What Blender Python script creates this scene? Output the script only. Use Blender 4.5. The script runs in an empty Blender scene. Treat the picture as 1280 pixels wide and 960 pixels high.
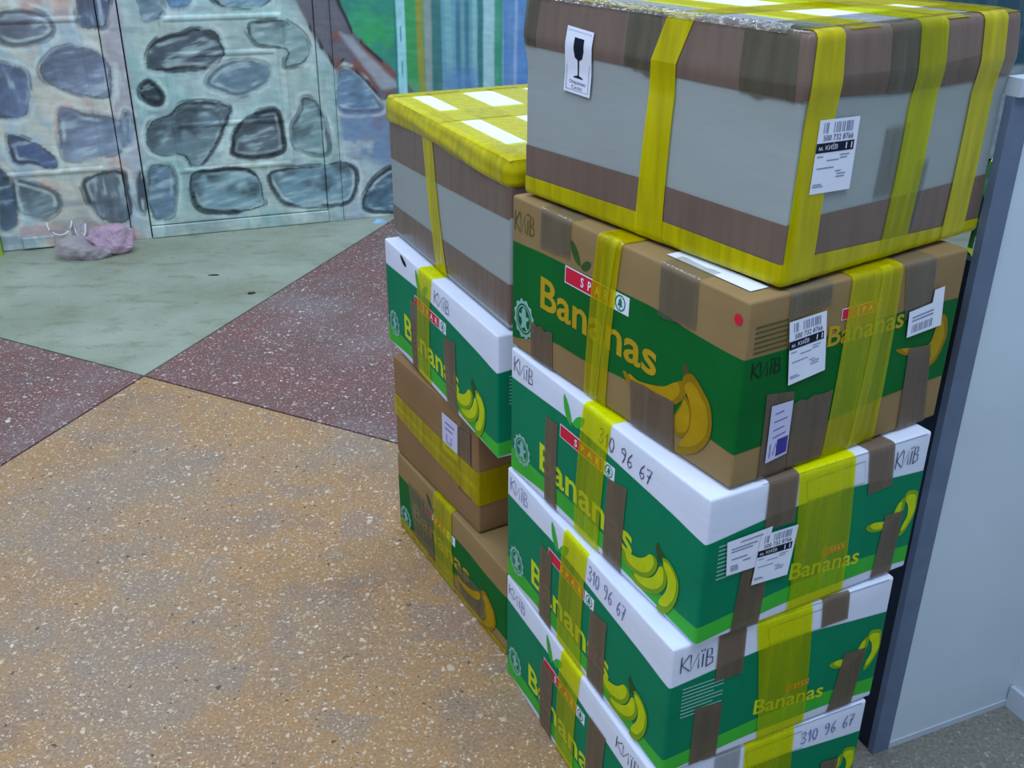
import bpy, math, random
import numpy as np
from mathutils import Matrix, Vector
from mathutils.geometry import tessellate_polygon

scene = bpy.context.scene
COL = scene.collection
random.seed(4); rng = np.random.default_rng(7)

# ------------------------------------------------------------------ camera
cam_d = bpy.data.cameras.new('camera'); cam = bpy.data.objects.new('camera', cam_d); COL.objects.link(cam)
PITCH, ROLL, CAM_H = .4548, .0047, 1.3147
_fw = Vector((0, math.cos(PITCH), -math.sin(PITCH))); _up = Vector((0, math.sin(PITCH), math.cos(PITCH))); _rt = Vector((1, 0, 0))
_r2 = _rt * math.cos(ROLL) + _up * math.sin(ROLL); _u2 = -_rt * math.sin(ROLL) + _up * math.cos(ROLL)
M = Matrix.Identity(4)
for i in range(3):
    M[i][0] = _r2[i]; M[i][1] = _u2[i]; M[i][2] = -_fw[i]
M[2][3] = CAM_H
cam.matrix_world = M
cam_d.sensor_width = 36; cam_d.lens = 36 * 1276.2 / 1280; cam_d.clip_start = .02
scene.camera = cam

# ------------------------------------------------------------------ light and exposure
scene.view_settings.view_transform = 'Standard'; scene.view_settings.look = 'None'
scene.view_settings.gamma = 1; scene.view_settings.use_curve_mapping = False
scene.view_settings.exposure = 0.06
W = bpy.data.worlds.new('world'); scene.world = W; W.use_nodes = True
W.node_tree.nodes['Background'].inputs[0].default_value = (.69, .90, 1.24, 1)
W.node_tree.nodes['Background'].inputs[1].default_value = .46
def area(name, loc, sx, sy, power, col, tgt=None):
    l = bpy.data.lights.new(name, 'AREA'); l.shape = 'RECTANGLE'; l.size = sx; l.size_y = sy; l.energy = power; l.color = col
    o = bpy.data.objects.new(name, l); COL.objects.link(o); o.location = loc
    if tgt: o.rotation_euler = (Vector(tgt) - Vector(loc)).to_track_quat('-Z', 'Y').to_euler()
    return o
# rows of ceiling tubes of the hall
area('ceiling_lamp_row_far', (-.4, 3.1, 3.1), 3.6, .5, 62, (.83, .97, 1.22))
area('ceiling_lamp_row_near', (-.5, .3, 3.1), 3.6, .5, 66, (.83, .97, 1.22))

# ------------------------------------------------------------------ helpers
def lin(c):
    o = []
    for v in c[:3]:
        v = v / 255.
        o.append(v / 12.92 if v <= .04045 else ((v + .055) / 1.055) ** 2.4)
    return tuple(o)
def mesh(name, verts, faces, mat=None, parent=None, smooth=False):
    me = bpy.data.meshes.new(name); me.from_pydata([tuple(map(float, v)) for v in verts], [], [tuple(map(int, f)) for f in faces]); me.update()
    if smooth: me.polygons.foreach_set('use_smooth', [True] * len(me.polygons))
    o = bpy.data.objects.new(name, me); COL.objects.link(o)
    if mat: me.materials.append(mat)
    if parent: o.parent = parent
    return o
def tag(o, label=None, cat=None, group=None, kind=None):
    if label: o['label'] = label
    if cat: o['category'] = cat
    if group: o['group'] = group
    if kind: o['kind'] = kind
    return o
def empty(name, loc, rz=0):
    o = bpy.data.objects.new(name, None); COL.objects.link(o); o.location = loc; o.rotation_euler = (0, 0, rz); o.empty_display_size = .05
    return o
def boxv(x0, x1, y0, y1, z0, z1):
    v = [(x, y, z) for z in (z0, z1) for x, y in ((x0, y0), (x1, y0), (x1, y1), (x0, y1))]
    f = [(0, 3, 2, 1), (4, 5, 6, 7), (0, 1, 5, 4), (1, 2, 6, 5), (2, 3, 7, 6), (3, 0, 4, 7)]
    return v, f
def tube(pts, r, n=8):
    V, F = [], []; P = [Vector(p) for p in pts]
    for i, p in enumerate(P):
        t = (P[min(i + 1, len(P) - 1)] - P[max(i - 1, 0)]).normalized()
        a = t.orthogonal().normalized(); b = t.cross(a)
        rr = r[i] if isinstance(r, (list, tuple)) else r
        for k in range(n):
            w = 2 * math.pi * k / n; V.append(p + a * math.cos(w) * rr + b * math.sin(w) * rr)
        if i:
            for k in range(n):
                k2 = (k + 1) % n; F.append(((i - 1) * n + k, (i - 1) * n + k2, i * n + k2, i * n + k))
    F.append(tuple(range(n))[::-1]); F.append(tuple(range((len(P) - 1) * n, len(P) * n)))
    return V, F

# ------------------------------------------------------------------ materials
class NT:
    def __init__(s, name):
        s.m = bpy.data.materials.new(name); s.m.use_nodes = True; s.t = s.m.node_tree; s.n = s.t.nodes
        s.b = s.n['Principled BSDF']; s.out = s.n['Material Output']; s._co = None
    def new(s, typ, **kw):
        k = s.n.new(typ)
        for a, v in kw.items(): setattr(k, a, v)
        return k
    def link(s, a, b): s.t.links.new(a, b)
    def co(s, scale=(1, 1, 1)):
        if s._co is None: s._co = s.new('ShaderNodeTexCoord')
        mp = s.new('ShaderNodeMapping'); mp.inputs['Scale'].default_value = scale
        s.link(s._co.outputs['Object'], mp.inputs['Vector']); return mp.outputs[0]
    def noise(s, scale, detail=4, co=(1, 1, 1), rough=.55):
        k = s.new('ShaderNodeTexNoise'); k.inputs['Scale'].default_value = scale; k.inputs['Detail'].default_value = detail; k.inputs['Roughness'].default_value = rough
        s.link(s.co(co), k.inputs['Vector']); return k.outputs[0]
    def voro(s, scale, feature='F1', co=(1, 1, 1)):
        k = s.new('ShaderNodeTexVoronoi'); k.feature = feature; k.inputs['Scale'].default_value = scale
        s.link(s.co(co), k.inputs['Vector']); return k
    def ramp(s, x, stops):
        k = s.new('ShaderNodeValToRGB'); el = k.color_ramp.elements
        while len(el) > 1: el.remove(el[0])
        for i, (p, c) in enumerate(stops):
            e = el[0] if i == 0 else el.new(p)
            e.position = p; e.color = (*c, 1) if not isinstance(c, (int, float)) else (c, c, c, 1)
        s.link(x, k.inputs[0]); return k.outputs[0]
    def mix(s, fac, a, b, mode='MIX'):
        k = s.new('ShaderNodeMix', data_type='RGBA', blend_type=mode)
        for sock, v in ((k.inputs[0], fac), (k.inputs[6], a), (k.inputs[7], b)):
            if hasattr(v, 'links'): s.link(v, sock)
            elif isinstance(v, (int, float)): sock.default_value = v
            else: sock.default_value = (*v, 1)
        return k.outputs[2]
    def math(s, op, a, b):
        k = s.new('ShaderNodeMath', operation=op)
        for i, v in enumerate((a, b)):
            if hasattr(v, 'links'): s.link(v, k.inputs[i])
            else: k.inputs[i].default_value = v
        return k.outputs[0]
    def bump(s, h, strength=.3, dist=.001):
        k = s.new('ShaderNodeBump'); k.inputs['Strength'].default_value = strength; k.inputs['Distance'].default_value = dist
        s.link(h, k.inputs['Height']); s.link(k.outputs[0], s.b.inputs['Normal']); return k.outputs[0]
    def col(s, c):
        if hasattr(c, 'links'): s.link(c, s.b.inputs['Base Color'])
        else: s.b.inputs['Base Color'].default_value = (*c, 1)
    def rough(s, v): s.b.inputs['Roughness'].default_value = v

def plain(name, rgb, rough=.6, var=.12, scale=18, bump=0, coat=0, spec=.12):
    t = NT(name); c = lin(rgb)
    t.col(t.ramp(t.noise(scale, 5), [(.3, tuple(v * (1 - var) for v in c)), (.7, tuple(min(1, v * (1 + var)) for v in c))]))
    t.rough(rough); t.b.inputs['Specular IOR Level'].default_value = spec
    if bump: t.bump(t.noise(scale * 6, 3), bump, .002)
    if coat: t.b.inputs['Coat Weight'].default_value = coat; t.b.inputs['Coat Roughness'].default_value = .15
    return t.m

def tape_mat(name, trans_rgb, body_rgb, opacity, rough=.22, wrinkle=.5, stretch=(70, 70, 7), var=.15, gloss=.55):
    """adhesive film: part of the light goes through tinted, part scatters in the film"""
    t = NT(name)
    n = t.noise(1, 4, stretch)
    c = lin(body_rgb)
    t.col(t.ramp(n, [(.25, tuple(v * (1 - var) for v in c)), (.75, tuple(min(1, v * (1 + var)) for v in c))])); t.rough(rough); t.b.inputs['Specular IOR Level'].default_value = .08
    nb = t.bump(n, wrinkle, .004)
    tr = t.new('ShaderNodeBsdfTransparent'); tr.inputs[0].default_value = (*trans_rgb, 1)
    mx = t.new('ShaderNodeMixShader')
    f = t.math('MULTIPLY_ADD', n, .3); t.n[-1].inputs[2].default_value = opacity - .15
    t.link(f, mx.inputs[0]); t.link(tr.outputs[0], mx.inputs[1]); t.link(t.b.outputs[0], mx.inputs[2])
    gl = t.new('ShaderNodeBsdfGlossy'); gl.inputs['Roughness'].default_value = rough * .7; t.link(nb, gl.inputs['Normal'])
    fr = t.new('ShaderNodeFresnel'); fr.inputs[0].default_value = 1.4; t.link(nb, fr.inputs['Normal'])
    m2 = t.new('ShaderNodeMixShader'); t.link(t.math('MULTIPLY', fr.outputs[0], gloss), m2.inputs[0]); t.link(mx.outputs[0], m2.inputs[1]); t.link(gl.outputs[0], m2.inputs[2])
    t.link(m2.outputs[0], t.out.inputs[0]); return t.m

def cardboard(name, rgb, var=.1):
    t = NT(name); c = lin(rgb)
    a = t.ramp(t.noise(5, 5), [(.3, tuple(v * (1 - var) for v in c)), (.7, tuple(v * (1 + var) for v in c))])
    fine = t.noise(1, 3, (25, 25, 260))
    t.col(t.mix(.12, a, t.ramp(fine, [(.3, tuple(v * .6 for v in c)), (.7, c)]))); t.rough(.75); t.b.inputs['Specular IOR Level'].default_value = .15
    t.bump(t.noise(1, 2, (14, 14, 40)), .25, .002); return t.m

MAT = dict(
    white=cardboard('white_carton', (226, 232, 246), .04),
    brown=cardboard('brown_carton', (152, 125, 82), .12),
    brown2=cardboard('plain_brown_carton', (146, 114, 78), .12),
    grey=cardboard('grey_carton', (160, 168, 164), .04),
    green=plain('dark_green_ink', (0, 126, 86), .6, .10, 8),
    green_b=plain('dark_green_ink_on_kraft', (6, 100, 40), .65, .15, 8),
    lgreen=plain('light_green_ink', (64, 180, 58), .6, .12, 10),
    letter=plain('yellow_green_ink', (204, 218, 36), .6, .08),
    letter_b=plain('mustard_ink', (190, 156, 28), .6, .1),
    ban=plain('banana_yellow_ink', (198, 214, 20), .6, .1, 30),
    ban_d=plain('banana_shade_ink', (128, 168, 26), .6, .1, 30),
    ban_b=plain('banana_ochre_ink', (180, 144, 10), .6, .12, 30),
    ban_bd=plain('banana_dark_ochre_ink', (150, 118, 12), .6, .12, 30),
    stem=plain('stem_ink', (52, 88, 40), .6, .1),
    stem_b=plain('kraft_stem_ink', (84, 84, 44), .6, .1),
    red=plain('red_ink', (214, 34, 62), .5, .06),
    seal=plain('pale_seal_ink', (138, 190, 176), .6, .1),
    paper=plain('label_paper', (232, 236, 248), .45, .04),
    paper_p=plain('violet_label_paper', (204, 204, 232), .5, .06),
    black=plain('label_black', (22, 30, 48), .5, .05),
    violet=plain('violet_print', (70, 62, 150), .5, .15, 60),
    greyp=plain('grey_print', (136, 144, 168), .5, .1, 60),
    pen=plain('felt_pen', (66, 68, 104), .5, .1, 60),
    pen_v=plain('violet_felt_pen', (108, 108, 172), .5, .1, 60),
    yel=tape_mat('yellow_tape', (.97, .93, .03), (236, 224, 0), .33, stretch=(60, 60, 4)),
    yel_g=tape_mat('yellow_green_tape', (1.0, 1.0, .02), (240, 250, 0), .27, wrinkle=.9, stretch=(60, 60, 4)),
    yel_d=tape_mat('thick_yellow_tape', (.96, .92, .02), (228, 214, 0), .60, wrinkle=.4),
    tan=tape_mat('brown_tape', (.60, .52, .42), (128, 110, 92), .60, wrinkle=.3, var=.07, gloss=.4),
    tan_d=tape_mat('solid_brown_tape', (.5, .42, .34), (120, 101, 88), .97, rough=.3, wrinkle=.25, var=.05, gloss=.45),
    clear=tape_mat('clear_tape', (.94, .94, .90), (146, 146, 134), .20, rough=.12, var=.08, gloss=.8),
    film=tape_mat('crumpled_film', (.98, .98, .96), (170, 172, 160), .16, rough=.08, wrinkle=1.0, stretch=(90, 90, 90), gloss=2.2),
    clear_d=tape_mat('aged_clear_tape', (.84, .84, .74), (140, 136, 112), .24, rough=.12, var=.08, gloss=.8),
    dark=plain('joint_dark', (38, 40, 40), .8),
)

# ------------------------------------------------------------------ floor: cast terrazzo fields with dark joints
def terrazzo(name, base_stops, chip_cols, chip_amount, wear, dark_chips=.0, chip_op=.60):
    t = NT(name)
    base = t.ramp(t.noise(4.2, 7, rough=.68), base_stops)
    base = t.mix(t.math('MULTIPLY', t.ramp(t.noise(1.7, 5, (1, 1, 1)), [(.48, 0.), (.62, 1.)]), wear[0]), base, wear[1])
    base = t.mix(.20, base, t.ramp(t.noise(160, 3), [(.3, (.06, .05, .04)), (.7, (.62, .58, .52))]))
    for sc, lo in ((70, .26), (130, .30), (240, .34)):
        warp = t.new('ShaderNodeVectorMath', operation='ADD'); nn = t.new('ShaderNodeTexNoise'); nn.inputs['Scale'].default_value = sc * .7
        t.link(t.co(), nn.inputs['Vector']); k = t.new('ShaderNodeVectorMath', operation='SCALE'); k.inputs['Scale'].default_value = 1.7 / sc
        t.link(nn.outputs[1], k.inputs[0]); t.link(t.co(), warp.inputs[0]); t.link(k.outputs[0], warp.inputs[1])
        vo = t.new('ShaderNodeTexVoronoi'); vo.inputs['Scale'].default_value = sc; vo.inputs['Randomness'].default_value = 1
        t.link(warp.outputs[0], vo.inputs['Vector'])
        sep = t.new('ShaderNodeSeparateColor'); t.link(vo.outputs['Color'], sep.inputs[0])
        size = t.math('MULTIPLY', t.math('SUBTRACT', sep.outputs[0], 1 - chip_amount), lo / chip_amount * 1.6)
        mask = t.math('GREATER_THAN', size, vo.outputs['Distance'])
        cc = t.ramp(sep.outputs[1], chip_cols)
        base = t.mix(t.math('MULTIPLY', mask, chip_op), base, cc)
        if dark_chips:
            dm = t.math('MULTIPLY', t.math('LESS_THAN', sep.outputs[2], dark_chips), t.math('LESS_THAN', vo.outputs['Distance'], .28))
            base = t.mix(t.math('MULTIPLY', dm, .75), base, (.055, .04, .028))
    t.col(base); t.rough(.6); t.b.inputs['Specular IOR Level'].default_value = .25; t.bump(t.noise(40, 5), .12, .003); return t.m
CH = [(0., lin((236, 218, 188))), (.3, lin((196, 172, 136))), (.5, lin((246, 234, 212))), (.7, lin((176, 144, 98))), (.85, lin((214, 196, 168))), (1., lin((168, 150, 130)))]
m_tan = terrazzo('tan_terrazzo', [(.26, lin((122, 106, 86))), (.40, lin((154, 116, 76))), (.52, lin((172, 126, 66))), (.60, lin((150, 120, 90))), (.72, lin((166, 112, 78))), (.85, lin((140, 122, 100)))], CH, .36, (.6, lin((140, 126, 110))), .03)
m_mar = terrazzo('maroon_terrazzo', [(.3, lin((92, 70, 66))), (.45, lin((106, 62, 54))), (.6, lin((114, 58, 50))), (.72, lin((98, 78, 74)))], [(0., lin((230, 222, 216))), (.5, lin((176, 160, 156))), (1., lin((150, 126, 122)))], .34, (.7, lin((118, 106, 104))), 0, .75)
m_dk = terrazzo('dark_grey_terrazzo', [(.3, lin((92, 92, 84))), (.5, lin((112, 110, 98))), (.7, lin((84, 86, 80)))], [(0., lin((190, 186, 170))), (.5, lin((150, 150, 140))), (1., lin((190, 120, 110)))], .2, (.5, lin((120, 124, 108))))
t = NT('pale_green_concrete')
b = t.ramp(t.noise(2.4, 6, rough=.6), [(.3, lin((132, 138, 112))), (.5, lin((150, 158, 136))), (.7, lin((166, 174, 154)))])
b = t.mix(t.ramp(t.noise(7, 6, (1, 2.2, 1), .65), [(.52, 0.), (.70, .7)]), b, lin((112, 116, 84)))
b = t.mix(t.ramp(t.noise(26, 4, (1, 2, 1)), [(.64, 0.), (.72, .7)]), b, lin((84, 90, 66)))
t.col(t.mix(.1, b, t.ramp(t.noise(220, 2), [(.4, (.1, .1, .08)), (.6, (.6, .62, .55))]))); t.rough(.5); t.b.inputs['Specular IOR Level'].default_value = .3; t.bump(t.noise(30, 5), .1, .003); m_grn = t.m

v, f = boxv(-5, 5, -3, 8, -.12, -.012); FL = mesh('floor', v, f, MAT['dark']); tag(FL, kind='structure')
X0 = Vector((-1.0926, 2.7311)); DA = Vector((.5408, 1.4973)).normalized(); DB = Vector((.8005, -.4026)).normalized()   # joint directions
def panel(poly, mat, gap=.0035):
    """one cast field: polygon pulled in from the joints, with thickness"""
    n = len(poly); P = [Vector(p) for p in poly]; Q = []
    if sum(P[i - 1].x * P[i].y - P[i].x * P[i - 1].y for i in range(n)) < 0: P.reverse()
    for i in range(n):
        a, b, d = P[i - 1], P[i], P[(i + 1) % n]
        n1 = (b - a).normalized(); n1 = Vector((-n1.y, n1.x)); n2 = (d - b).normalized(); n2 = Vector((-n2.y, n2.x))
        k = (n1 + n2); Q.append(b + k * gap / max(.3, (1 + n1.dot(n2))))
    V = [(q.x, q.y, 0) for q in Q] + [(q.x, q.y, -.013) for q in Q]
    F = [tuple(range(n))] + [(i, i + n, (i + 1) % n + n, (i + 1) % n) for i in range(n)]
    return mesh('terrazzo_field', V, F, mat, FL)
LA, LB = 3.2, 5
WG = .62   # width of the tan field to the next joint
Pn = lambda a, b: tuple(X0 + DA * a + DB * b)
panel([Pn(0, 0), Pn(LA, 0), Pn(LA, -3), Pn(0, -3)][::1], m_grn)
panel([Pn(0, 0), Pn(0, 2.0), Pn(LA, 2.0), Pn(LA, 0)], m_mar)
panel([Pn(0, 0), Pn(0, -3), Pn(-4.5, -3), Pn(-4.5, 0)], m_mar)
panel([Pn(0, 0), Pn(-4.5, 0), Pn(-4.5, 2.0), Pn(0, 2.0)], m_tan)
panel([Pn(0, 2.0), Pn(-4.5, 2.0), Pn(-4.5, 4.5), Pn(0, 4.5)], m_dk)
panel([Pn(0, 2.0), Pn(0, 4.5), Pn(LA, 4.5), Pn(LA, 2.0)], m_grn)

# ------------------------------------------------------------------ painted wall (mural), metric wall coordinates s (along), z (up)
WO = np.array([-2.0252, 3.8472]); WE = np.array([.9426, .3339]); WE = WE / np.linalg.norm(WE); WN = np.array([WE[1], -WE[0]])
def WP(s, z, d=0): return (WO[0] + WE[0] * s + WN[0] * d, WO[1] + WE[1] * s + WN[1] * d, z)

_lat = rng.random((256, 256))
def vnoise(x, y):
    xi = np.floor(x).astype(int); yi = np.floor(y).astype(int); fx = x - xi; fy = y - yi
    fx = fx * fx * (3 - 2 * fx); fy = fy * fy * (3 - 2 * fy)
    g = lambda a, b: _lat[a % 256, b % 256]
    return (g(xi, yi) * (1 - fx) + g(xi + 1, yi) * fx) * (1 - fy) + (g(xi, yi + 1) * (1 - fx) + g(xi + 1, yi + 1) * fx) * fy
def fbm(x, y, o=4):
    r = 0; a = .5
    for i in range(o): r = r + a * vnoise(x + 17.3 * i, y + 9.1 * i); x = x * 2.03; y = y * 2.03; a *= .5
    return r / (1 - .5 ** o)
def smooth_poly(P, n=5):
    P = np.array(P, float); out = []; k = len(P)
    for i in range(k):
        a, b, c, d = P[i - 1], P[i], P[(i + 1) % k], P[(i + 2) % k]
        for t in np.linspace(0, 1, n, endpoint=False):
            out.append(.5 * (2 * b + (c - a) * t + (2 * a - 5 * b + 4 * c - d) * t * t + (3 * b - a - 3 * c + d) * t ** 3))
    return np.array(out)
def sdf(P, x, y):
    d = np.full(x.shape, 1e9); s = np.ones(x.shape); n = len(P)
    for i in range(n):
        a, b = P[i], P[i - 1]; ex, ey = b - a; wx = x - a[0]; wy = y - a[1]
        t = np.clip((wx * ex + wy * ey) / (ex * ex + ey * ey + 1e-12), 0, 1)
        d = np.minimum(d, (wx - ex * t) ** 2 + (wy - ey * t) ** 2)
        c1 = y >= a[1]; c2 = y < b[1]; c3 = ex * wy > ey * wx
        fl = (c1 & c2 & c3) | (~c1 & ~c2 & ~c3); s = np.where(fl, -s, s)
    return s * np.sqrt(d)
def sstep(a, b, x):
    t = np.clip((x - a) / (b - a), 0, 1); return t * t * (3 - 2 * t)
def L3(c): return np.array(lin(c))
STONES=[ ([(.142, .881), (.231, .9), (.321, .881), (.348, .832), (.319, .791), (.233, .772), (.168, .783), (.137, .826)],(100, 108, 130),.55,0),
 ([(.448, .949), (.561, .946), (.55, .896), (.529, .834), (.486, .824), (.437, .832), (.429, .871)],(78, 92, 125),.7,1),
 ([(.266, .684), (.31, .74), (.383, .766), (.465, .751), (.517, .702), (.518, .637), (.502, .572), (.449, .569), (.368, .597), (.29, .634)],(112, 126, 160),.6,0),
 ([(.112, .703), (.162, .712), (.213, .693), (.227, .652), (.211, .565), (.185, .519), (.117, .52), (.08, .543)],(88, 106, 145),.7,1),
 ([(.308, .529), (.345, .545), (.412, .516), (.523, .485), (.54, .437), (.51, .361), (.442, .347), (.323, .337), (.29, .377)],(120, 138, 170),.5,0),
 ([(.543, .515), (.57, .482), (.567, .42), (.537, .384), (.52, .408)],(110, 135, 160),.5,1),
 ([(.11, .445), (.144, .449), (.208, .414), (.264, .364), (.268, .317), (.233, .316), (.18, .339), (.12, .35)],(72, 90, 140),.75,0),
 ([(.098, .283), (.18, .261), (.245, .223), (.252, .165), (.196, .115), (.142, .136), (.09, .167)],(104, 124, 138),.6,0),
 ([(.347, .253), (.402, .281), (.492, .286), (.511, .249), (.517, .15), (.492, .086), (.444, .074), (.388, .106), (.35, .182)],(88, 104, 122),.8,1),
 ([(.049, .319), (.087, .3), (.092, .205), (.085, .109), (.02, .1)],(58, 84, 115),.5,0),
 ([(.557, .278), (.583, .243), (.577, .121), (.545, .111), (.54, .181)],(58, 68, 92),.5,1),
 ([(.655, .935), (.735, .933), (.744, .89), (.724, .85), (.664, .838), (.655, .893)],(100, 125, 150),.6,0),
 ([(.765, .941), (.837, .939), (.832, .893), (.764, .889)],(80, 125, 170),.5,1),
 ([(.935, .942), (1.136, .937), (1.123, .896), (1.054, .884), (.95, .89)],(90, 130, 155),.9,0),
 ([(.667, .742), (.714, .781), (.805, .801), (.851, .811), (.924, .797), (.936, .752), (.944, .712), (.892, .663), (.817, .664), (.668, .665), (.654, .689)],(66, 80, 98),1.0,0),
 ([(1.042, .792), (1.055, .828), (1.111, .835), (1.188, .829), (1.247, .791), (1.276, .753), (1.281, .707), (1.253, .668), (1.181, .649), (1.173, .672), (1.186, .714), (1.116, .729), (1.065, .749)],(122, 156, 162),.8,0),
 ([(.864, .604), (.891, .648), (.956, .685), (1.033, .687), (1.109, .662), (1.11, .612), (1.053, .572), (.987, .55), (.913, .576)],(96, 126, 150),.45,0),
 ([(.612, .602), (.648, .63), (.695, .582), (.689, .543), (.649, .536), (.612, .565)],(38, 48, 62),1.0,0),
 ([(.611, .417), (.64, .471), (.71, .498), (.754, .533), (.846, .537), (.937, .516), (.938, .474), (.89, .382), (.816, .29), (.768, .287), (.736, .328), (.667, .337), (.616, .369)],(98, 122, 138),.9,0),
 ([(.935, .362), (.969, .441), (1.043, .484), (1.124, .488), (1.142, .445), (1.149, .38), (1.133, .315), (1.024, .296), (.936, .316)],(86, 100, 120),1.2,0),
 ([(1.181, .41), (1.22, .473), (1.234, .53), (1.289, .517), (1.308, .468), (1.328, .384), (1.329, .3), (1.271, .291), (1.19, .327)],(112, 146, 156),.7,0),
 ([(.594, .275), (.646, .3), (.69, .283), (.697, .217), (.675, .102), (.631, .079), (.586, .094)],(95, 124, 154),.6,0),
 ([(.754, .229), (.797, .265), (.956, .262), (1.023, .223), (1.04, .137), (1.028, .086), (.903, .077), (.791, .091), (.756, .145)],(110, 148, 168),1.2,0),
 ([(1.076, .232), (1.284, .246), (1.38, .256), (1.436, .217), (1.434, .137), (1.391, .07), (1.27, .071), (1.135, .087), (1.09, .132)],(106, 144, 168),.9,0),
 ([(1.455, .082), (1.502, .166), (1.593, .218), (1.682, .222), (1.692, .017), (1.53, .018), (1.47, .038)],(72, 112, 140),.9,0),
 ([(1.384, .608), (1.413, .638), (1.461, .614), (1.539, .513), (1.564, .468), (1.502, .456), (1.385, .469), (1.373, .535)],(96, 132, 168),.45,0), ] 
BAND = [(1.212, .97), (1.385, .96), (1.455, .777), (1.646, .595), (1.712, .526), (1.566, .501), (1.415, .67), (1.38, .64), (1.321, .721)]
BAND_IN = [(1.400, .775), (1.453, .752), (1.644, .553), (1.568, .544)]
GREEN = [(1.375, 1.3), (1.70, 1.3), (1.748, .557), (1.646, .595), (1.454, .762), (1.38, .92)]
for _k in range(26):      # the painting goes on above the photographed strip
    cx, cz = -.2 + (_k % 9) * .2 + random.uniform(-.03, .03), 1.06 + (_k // 9) * .22 + random.uniform(-.03, .03)
    if cx > 1.32: continue
    rx, rz = random.uniform(.06, .09), random.uniform(.05, .075)
    STONES.append(([(cx + rx * math.cos(a) * random.uniform(.85, 1.1), cz + rz * math.sin(a) * random.uniform(.85, 1.1)) for a in np.linspace(0, 2 * math.pi, 8, endpoint=False)],
                   random.choice([(96, 126, 150), (88, 104, 122), (110, 146, 166), (70, 84, 104)]), .8, _k % 2))
def paint(s, z, gain):
    """colour of the painted wall at wall coordinates; returns linear rgb"""
    sh = s.shape; s = s.ravel(); z = z.ravel()
    ws = s + .012 * (fbm(s * 14, z * 14) - .5); wz = z + .012 * (fbm(s * 14 + 50, z * 14 + 20) - .5)
    n1 = fbm(s * 7, z * 7 + 3); n2 = fbm(s * 30, z * 9 + 40); n3 = fbm(s * 60 + 9, z * 60)
    c = np.zeros((len(s), 3))
    cream = L3((172, 176, 172)); pink = L3((182, 160, 156)); pale = L3((148, 174, 182)); lil = L3((150, 166, 186)); teal = L3((136, 176, 180))
    left = sstep(.59, .55, s)[:, None]; right = sstep(1.36, 1.40, s)[:, None]
    mid = pale + (teal - pale) * sstep(.35, .65, n1)[:, None]
    mid = mid + (L3((158, 170, 168)) - mid) * (.55 * sstep(.5, .7, fbm(s * 4 + 30, z * 4)))[:, None]
    lft = cream + (pink - cream) * sstep(.4, .65, fbm(s * 6 + 5, z * 6))[:, None]
    lft = lft + (L3((150, 170, 185)) - lft) * sstep(.5, .62, fbm(s * 8 + 80, z * 5))[:, None]
    rgt = lil + (L3((160, 184, 192)) - lil) * sstep(.4, .6, n1)[:, None]
    c = mid * (1 - left) * (1 - right) + lft * left + rgt * right
    st = (sstep(.495, .515, s) * sstep(.60, .575, s) * sstep(.2, .4, z))[:, None] * .7
    c = c + (L3((152, 148, 170)) - c) * st
    c *= (.80 + .40 * n2)[:, None]
    smear = fbm(s * 5 + 60, z * 22 + 15); c = c + (L3((112, 134, 150)) - c) * (.45 * sstep(.52, .72, smear))[:, None]
    c = c + (L3((186, 204, 206)) - c) * (.5 * sstep(.56, .74, fbm(s * 18 + 33, z * 6 + 71)))[:, None]
    def over(col, m): 
        nonlocal c
        c = c + (col - c) * np.clip(m, 0, 1)[:, None]
    # field, beam and the tall stripes right of the door
    d = sdf(np.array(GREEN), ws, wz); over(L3((42, 150, 108)), sstep(.006, -.006, d)); over(L3((40, 156, 88)), sstep(.006, -.006, d) * sstep(.42, .7, n1) * .8)
    over(L3((38, 132, 118)), sstep(.006, -.006, d) * sstep(.55, .4, fbm(s * 5 + 11, z * 9)))
    inz = sstep(.47, .50, wz + .0 * s)
    def stripe(a, b, col, soft=.006, jit=.004, m=1.):
        j = jit * (fbm(s * 0 + a * 40, z * 6) - .5) * 2
        over(L3(col), sstep(a - soft, a + soft, s + j) * sstep(b + soft, b - soft, s + j) * inz * m * (.75 + .5 * n2))
    stripe(1.675, 1.76, (52, 150, 88)); stripe(1.725, 1.752, (140, 142, 52), .008); stripe(1.757, 1.79, (128, 148, 150))
    stripe(1.787, 1.835, (52, 116, 120)); stripe(1.83, 2.01, (88, 150, 178)); stripe(1.845, 1.875, (104, 164, 178)); stripe(1.892, 1.95, (52, 118, 140), .006, .004, sstep(.93, .86, z))
    stripe(1.912, 1.93, (96, 152, 172), .006); stripe(1.965, 1.985, (120, 176, 184)); stripe(1.988, 2.012, (44, 120, 128))
    stripe(2.014, 2.064, (142, 190, 204)); stripe(2.062, 2.10, (44, 146, 122)); stripe(2.10, 2.45, (72, 128, 196)); stripe(2.15, 2.165, (124, 160, 210)); stripe(2.45, 6, (40, 86, 108))
    over(L3((78, 124, 188)), sstep(1.82, 1.86, s) * sstep(2.0, 1.97, s) * sstep(.66, .56, z) * inz * .7)
    d = sdf(np.array(BAND), ws, wz); m = sstep(.008, -.008, d); over(L3((92, 90, 104)), m * .95); over(L3((116, 80, 78)), m * sstep(.5, .62, n1)); over(L3((44, 44, 54)), sstep(.012, 0, np.abs(d + .004)) * sstep(.45, .6, n2))
    d = sdf(np.array(BAND_IN), ws, wz); over(L3((142, 152, 168)), sstep(.012, -.01, d) * .9)
    lowr = sstep(1.37, 1.40, s) * sstep(.56, .46, wz + (s - 1.5) * .35)
    over(L3((108, 116, 150)), lowr * sstep(.30, .38, wz + (s - 1.5) * .6)); over(L3((104, 132, 168)), lowr * sstep(.5, .42, wz) * sstep(.22, .32, wz + (s - 1.45) * .5) * sstep(.42, .55, n1))
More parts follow.
